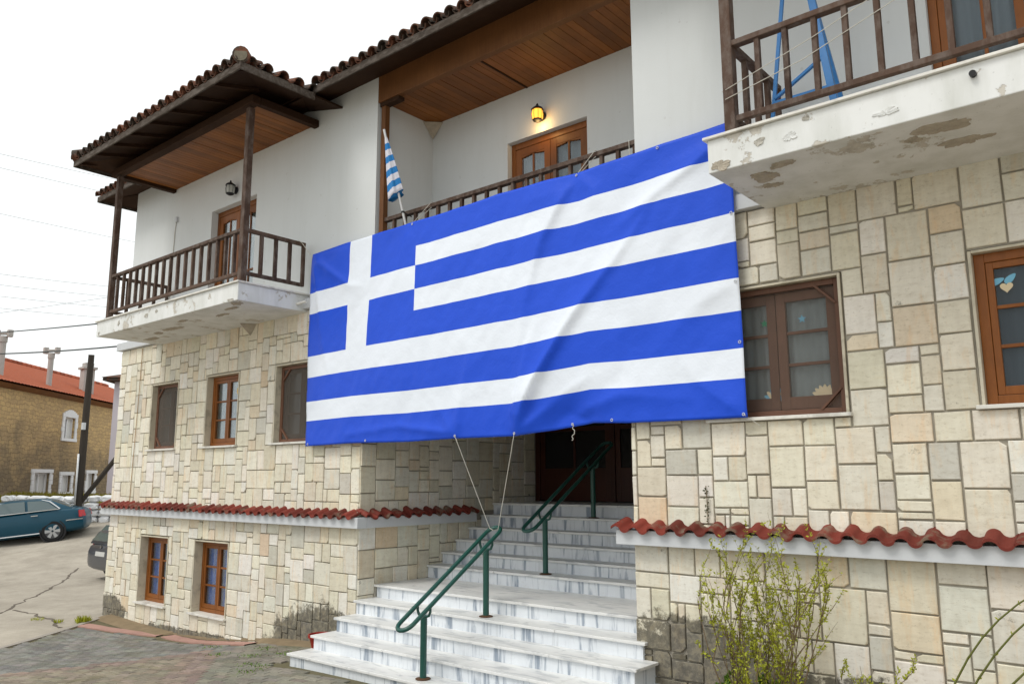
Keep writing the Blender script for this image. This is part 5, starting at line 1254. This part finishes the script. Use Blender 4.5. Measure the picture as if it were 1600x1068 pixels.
# roof: corrugated rows of tile, pitched back from the eave
HR = thing_part('roof', HS, 'orange clay tile roof'); RP = .42; Lr = S1-S0+1.0; n = 300; rows = []
for k in range(13):
    d0 = .42-k*.36
    for e in (0, .34):
        d = d0-e; rows.append([HP_(S0-.5+Lr*i/n, d, HZ1+.16-RP*(d-.42)+.035*abs(math.sin(math.pi*i*Lr/n/.25))+(.03 if e == 0 else 0)) for i in range(n+1)])
b = MB(); b.grid(rows); stuff(b.build('roof_tiles', M['tile_far'], HR, smooth=True))
dR = .42-12*.36-.34; zR = HZ1+.16-RP*(dR-.42)
b = MB(); b.quad(HP_(S0-.5, dR, zR), HP_(S1+.5, dR, zR), HP_(S1+.5, dR*2-.42, HZ1+.16), HP_(S0-.5, dR*2-.42, HZ1+.16)); b.build('roof_slope', M['tile_far'], HR)
for k in range(63):
    s = S0-.5+k*.44; b = MB(); b.tube([HP_(s, dR, zR+.05), HP_(s+.46, dR, zR+.06)], [.13, .11], 8); b.build('ridge_tile', M['tile_far'], HR, auto=40)
b = MB(); b.add([HP_(S0-.4, .02, HZ1-.03), HP_(S1+.4, .02, HZ1-.03), HP_(S1+.4, .36, HZ1+.12), HP_(S0-.4, .36, HZ1+.12), HP_(S0-.4, -.05, HZ1+.31), HP_(S1+.4, -.05, HZ1+.31)], [(0, 1, 2, 3), (3, 2, 5, 4), (0, 4, 5, 1)]); b.build('eave_board', M['stained'], HR)
for s_ in (S0, S1):
    b = MB(); b.add([HP_(s_, 0, HZ1-.05), HP_(s_, dR, zR-.05), HP_(s_, dR*2-.42, HZ1-.05)], [(0, 1, 2)]); b.build('gable', M['rubble'], HR)
def chimney(s, d, zt, w_, cowl):
    c = HQ+ht*s+hn*d; b = MB(); zb_ = HZ1-.3
    c3 = thing_part('chimney', HS, None)
    if cowl:
        b.tube([(c.x, c.y, zb_), (c.x, c.y, zt-.35)], w_*.5, 10); b.build('flue', M['chimney'], c3, auto=40)
        b = MB(); b.tube([(c.x, c.y, zt-.55), (c.x, c.y, zt-.30)], w_*.62, 10); b.build('collar', M['chimney'], c3, auto=40)
        e = Vector((.765, .643, 0)); b = MB(); b.tube([c+e*(-.30)+Vector((0, 0, zt-.18)), c+e*.30+Vector((0, 0, zt-.18))], .07, 8); b.build('cowl_arm', M['chimney'], c3, auto=40)
        for sg in (-1, 1):
            b = MB(); q = c+e*(sg*.27)+Vector((0, 0, zt-.18)); b.box(q.x-.10, q.x+.10, q.y-.10, q.y+.10, q.z-.15, q.z+.15); b.build('cowl_vent', M['chimney'], c3, bevel=.02)
    else:
        b.box(c.x-w_/2, c.x+w_/2, c.y-w_/2, c.y+w_/2, zb_, zt-.35); b.build('stack', M['chimney'], c3, bevel=.02)
        b = MB(); b.box(c.x-w_/2-.09, c.x+w_/2+.09, c.y-w_/2-.09, c.y+w_/2+.09, zt-.349, zt-.22); b.build('collar', M['chimney'], c3, bevel=.02)
        b = MB(); b.box(c.x-w_/2+.05, c.x+w_/2-.05, c.y-w_/2+.05, c.y+w_/2-.05, zt-.219, zt); b.build('cap', M['chimney'], c3, bevel=.02)
chimney(-5.2, -.5, 8.5, .27, True); chimney(-1.25, -.5, 8.4, .24, True); chimney(3.5, -1.0, 8.3, .54, False)

# pale neighbour house glimpsed behind the corner
NH = thing('pale_house', (-32.0, 16.2, 1), 'sliver of a pale lilac house seen beside the building corner', 'house')
e = Vector((.70, .71, 0)); q = Vector((-34.05, 14.75, 0)); f_ = Vector((-.71, .70, 0))
def nb(bm, s0_, s1_, d0, d1, za, zb_): bm.add([q+e*s0_+f_*d0+Vector((0, 0, za)), q+e*s1_+f_*d0+Vector((0, 0, za)), q+e*s1_+f_*d1+Vector((0, 0, za)), q+e*s0_+f_*d1+Vector((0, 0, za)), q+e*s0_+f_*d0+Vector((0, 0, zb_)), q+e*s1_+f_*d0+Vector((0, 0, zb_)), q+e*s1_+f_*d1+Vector((0, 0, zb_)), q+e*s0_+f_*d1+Vector((0, 0, zb_))], [(0, 3, 2, 1), (4, 5, 6, 7), (0, 1, 5, 4), (1, 2, 6, 5), (2, 3, 7, 6), (3, 0, 4, 7)])
b = MB(); nb(b, 0, 7, 0, 6, .8, 6.3); b.build('wall', M['lilac'], NH)
b = MB(); nb(b, -.35, 7.4, -.35, 6.3, 6.31, 6.45); b.build('eave', M['tile_old'], NH)
b = MB(); b.add([q+e*(-.4)+f_*(-.4)+Vector((0, 0, 6.45)), q+e*7.4+f_*(-.4)+Vector((0, 0, 6.45)), q+e*7.4+f_*6.4+Vector((0, 0, 6.45)), q+e*(-.4)+f_*6.4+Vector((0, 0, 6.45)), q+e*2.5+f_*3+Vector((0, 0, 7.5)), q+e*4.5+f_*3+Vector((0, 0, 7.5))], [(0, 1, 5, 4), (2, 3, 4, 5), (1, 2, 5), (3, 0, 4)]); b.build('roof', M['tile_old'], NH)
# whitewashed dry-stone wall
WW = thing('whitewashed_wall', (-30.8, 12.8, .7), 'low whitewashed dry stone wall at the roadside', 'wall'); rnd = random.Random(8)
a_, c_ = Vector((-33.0, 10.6, 0)), Vector((-29.0, 15.2, 0)); dw = (c_-a_); Lw = dw.length; dw /= Lw; nw = Vector((dw.y, -dw.x, 0))
b = MB()
zw = 0
for row in range(4):
    s = rnd.uniform(0, .3); h_ = .25
    while s < Lw:
        l_ = rnd.uniform(.32, .85); c = a_+dw*(s+l_/2)+nw*rnd.uniform(-.03, .05); z_ = g1(c.x, c.y)-.08+row*h_+h_/2
        bb = MB(); bm = bmesh.new(); bmesh.ops.create_icosphere(bm, subdivisions=2, radius=1); vs_ = []
        for v in bm.verts:
            p = v.co; k = max(abs(p.x), abs(p.y), abs(p.z)); p = p/k*.85+p*.15; p += Vector((rnd.uniform(-.12, .12), rnd.uniform(-.12, .12), rnd.uniform(-.14, .14)))
            vs_.append(c+dw*(p.x*l_*.49)+nw*(p.y*.2)+Vector((0, 0, z_+p.z*h_*.50)))
        bb.add(vs_, [tuple(v.index for v in f.verts) for f in bm.faces]); bm.free(); bb.build('stone', M['whitewash'], WW, auto=22); s += l_+.02
# dry grass bank behind the wall
b = MB(); rnd = random.Random(5)
for _ in range(9000):
    s = rnd.uniform(-1, 7); d = rnd.uniform(-3.5, -.25); p = a_+dw*s+nw*d
    z = g1(p.x, p.y)+.42; dr = Vector((rnd.uniform(-.5, .5), rnd.uniform(-.5, .5), 1)).normalized(); leaf_quad(b, Vector((p.x, p.y, z-.1)), dr, Vector((rnd.uniform(-1, 1), rnd.uniform(-1, 1), 0)), rnd.uniform(.10, .22), .03)
gb = tag(b.build('grass_bank', M['grass'], fix=False), 'dry yellow grass on the bank behind the whitewashed wall', 'grass', kind='stuff')
b = MB(); b.grid([[tuple((a_+dw*s+nw*d))[:2]+(g1(*tuple(a_+dw*s+nw*d)[:2])+.36,) for s in np.linspace(-1.5, 7, 12)] for d in (-.12, -1.5, -3.8)]); struct(b.build('earth_bank', M['soil'], smooth=True, fix=False))

# utility pole with stay and overhead cables
UP = thing('utility_pole', (-30.9, 12.35, .8), 'leaning dark wooden utility pole beside the blue car', 'pole')
b = MB(); b.tube([(-31.06, 12.50, .4), (-30.53, 12.30, 3.6), (-29.99, 12.10, 6.72)], [.14, .125, .10], 12); b.build('shaft', M['pole'], UP, auto=40)
b = MB(); b.box(-30.36, -30.20, 12.10, 12.20, 4.05, 4.30); b.build('meter_box', M['band'], UP, bevel=.01)
b = MB(); b.tube([(-29.60, 13.15, 3.15), (-30.92, 12.50, 1.45)], .085, 8); b.build('stay', M['pole'], UP, auto=40)
b = MB(); b.tube([(-30.86, 12.30, 1.0), (-30.52, 12.16, 3.2)], .035, 8); b.build('conduit', M['alu'], UP, smooth=True)
def wire(a, c, r, sag, label):
    a, c = Vector(a), Vector(c); L = []
    for k in range(25): t = k/24; p = a.lerp(c, t); p.z -= sag*4*t*(1-t); L.append(p)
    b = MB(); b.tube(L, r, 5); tag(b.build('overhead_cable', M['wire'], smooth=True), label, 'cable', 'overhead cables in the sky')
def atp(u, v, d): return Vector((0, 0, EYE))+(fw+r2*((u-800)/F_PX)+u2*(-(v-534)/F_PX))*d
wire(atp(-260, 523, 30), (-14.36, 5.86, 4.97), .012, .15, 'dark cable ending at the corner of the left balcony slab')
wire(atp(-300, 530, 26), (-16.0, 6.93, 4.88), .016, .30, 'dark cable ending at the moulding below the left balcony')
for (v0, v1, lb) in ((423, 447, 'topmost of the four faint parallel cables'), (441, 462, 'second of the four faint parallel cables'), (460, 478, 'third of the four faint parallel cables'), (480, 494, 'lowest of the four faint parallel cables')):
    wire(atp(-150, v0-16, 55), atp(260, v1+8, 75), .014, .2, lb)
wire(atp(-150, 508, 60), atp(260, 450, 60), .014, .1, 'faint cable crossing the parallel cables upward to the right')
wire(atp(-150, 205, 40), atp(300, 305, 60), .010, .1, 'highest faint cable left of the tiled eave')
wire(atp(-150, 225, 40), atp(300, 330, 60), .010, .1, 'second faint cable left of the tiled eave')
wire(atp(-150, 300, 40), atp(300, 395, 60), .010, .1, 'lone faint cable midway up the open sky')
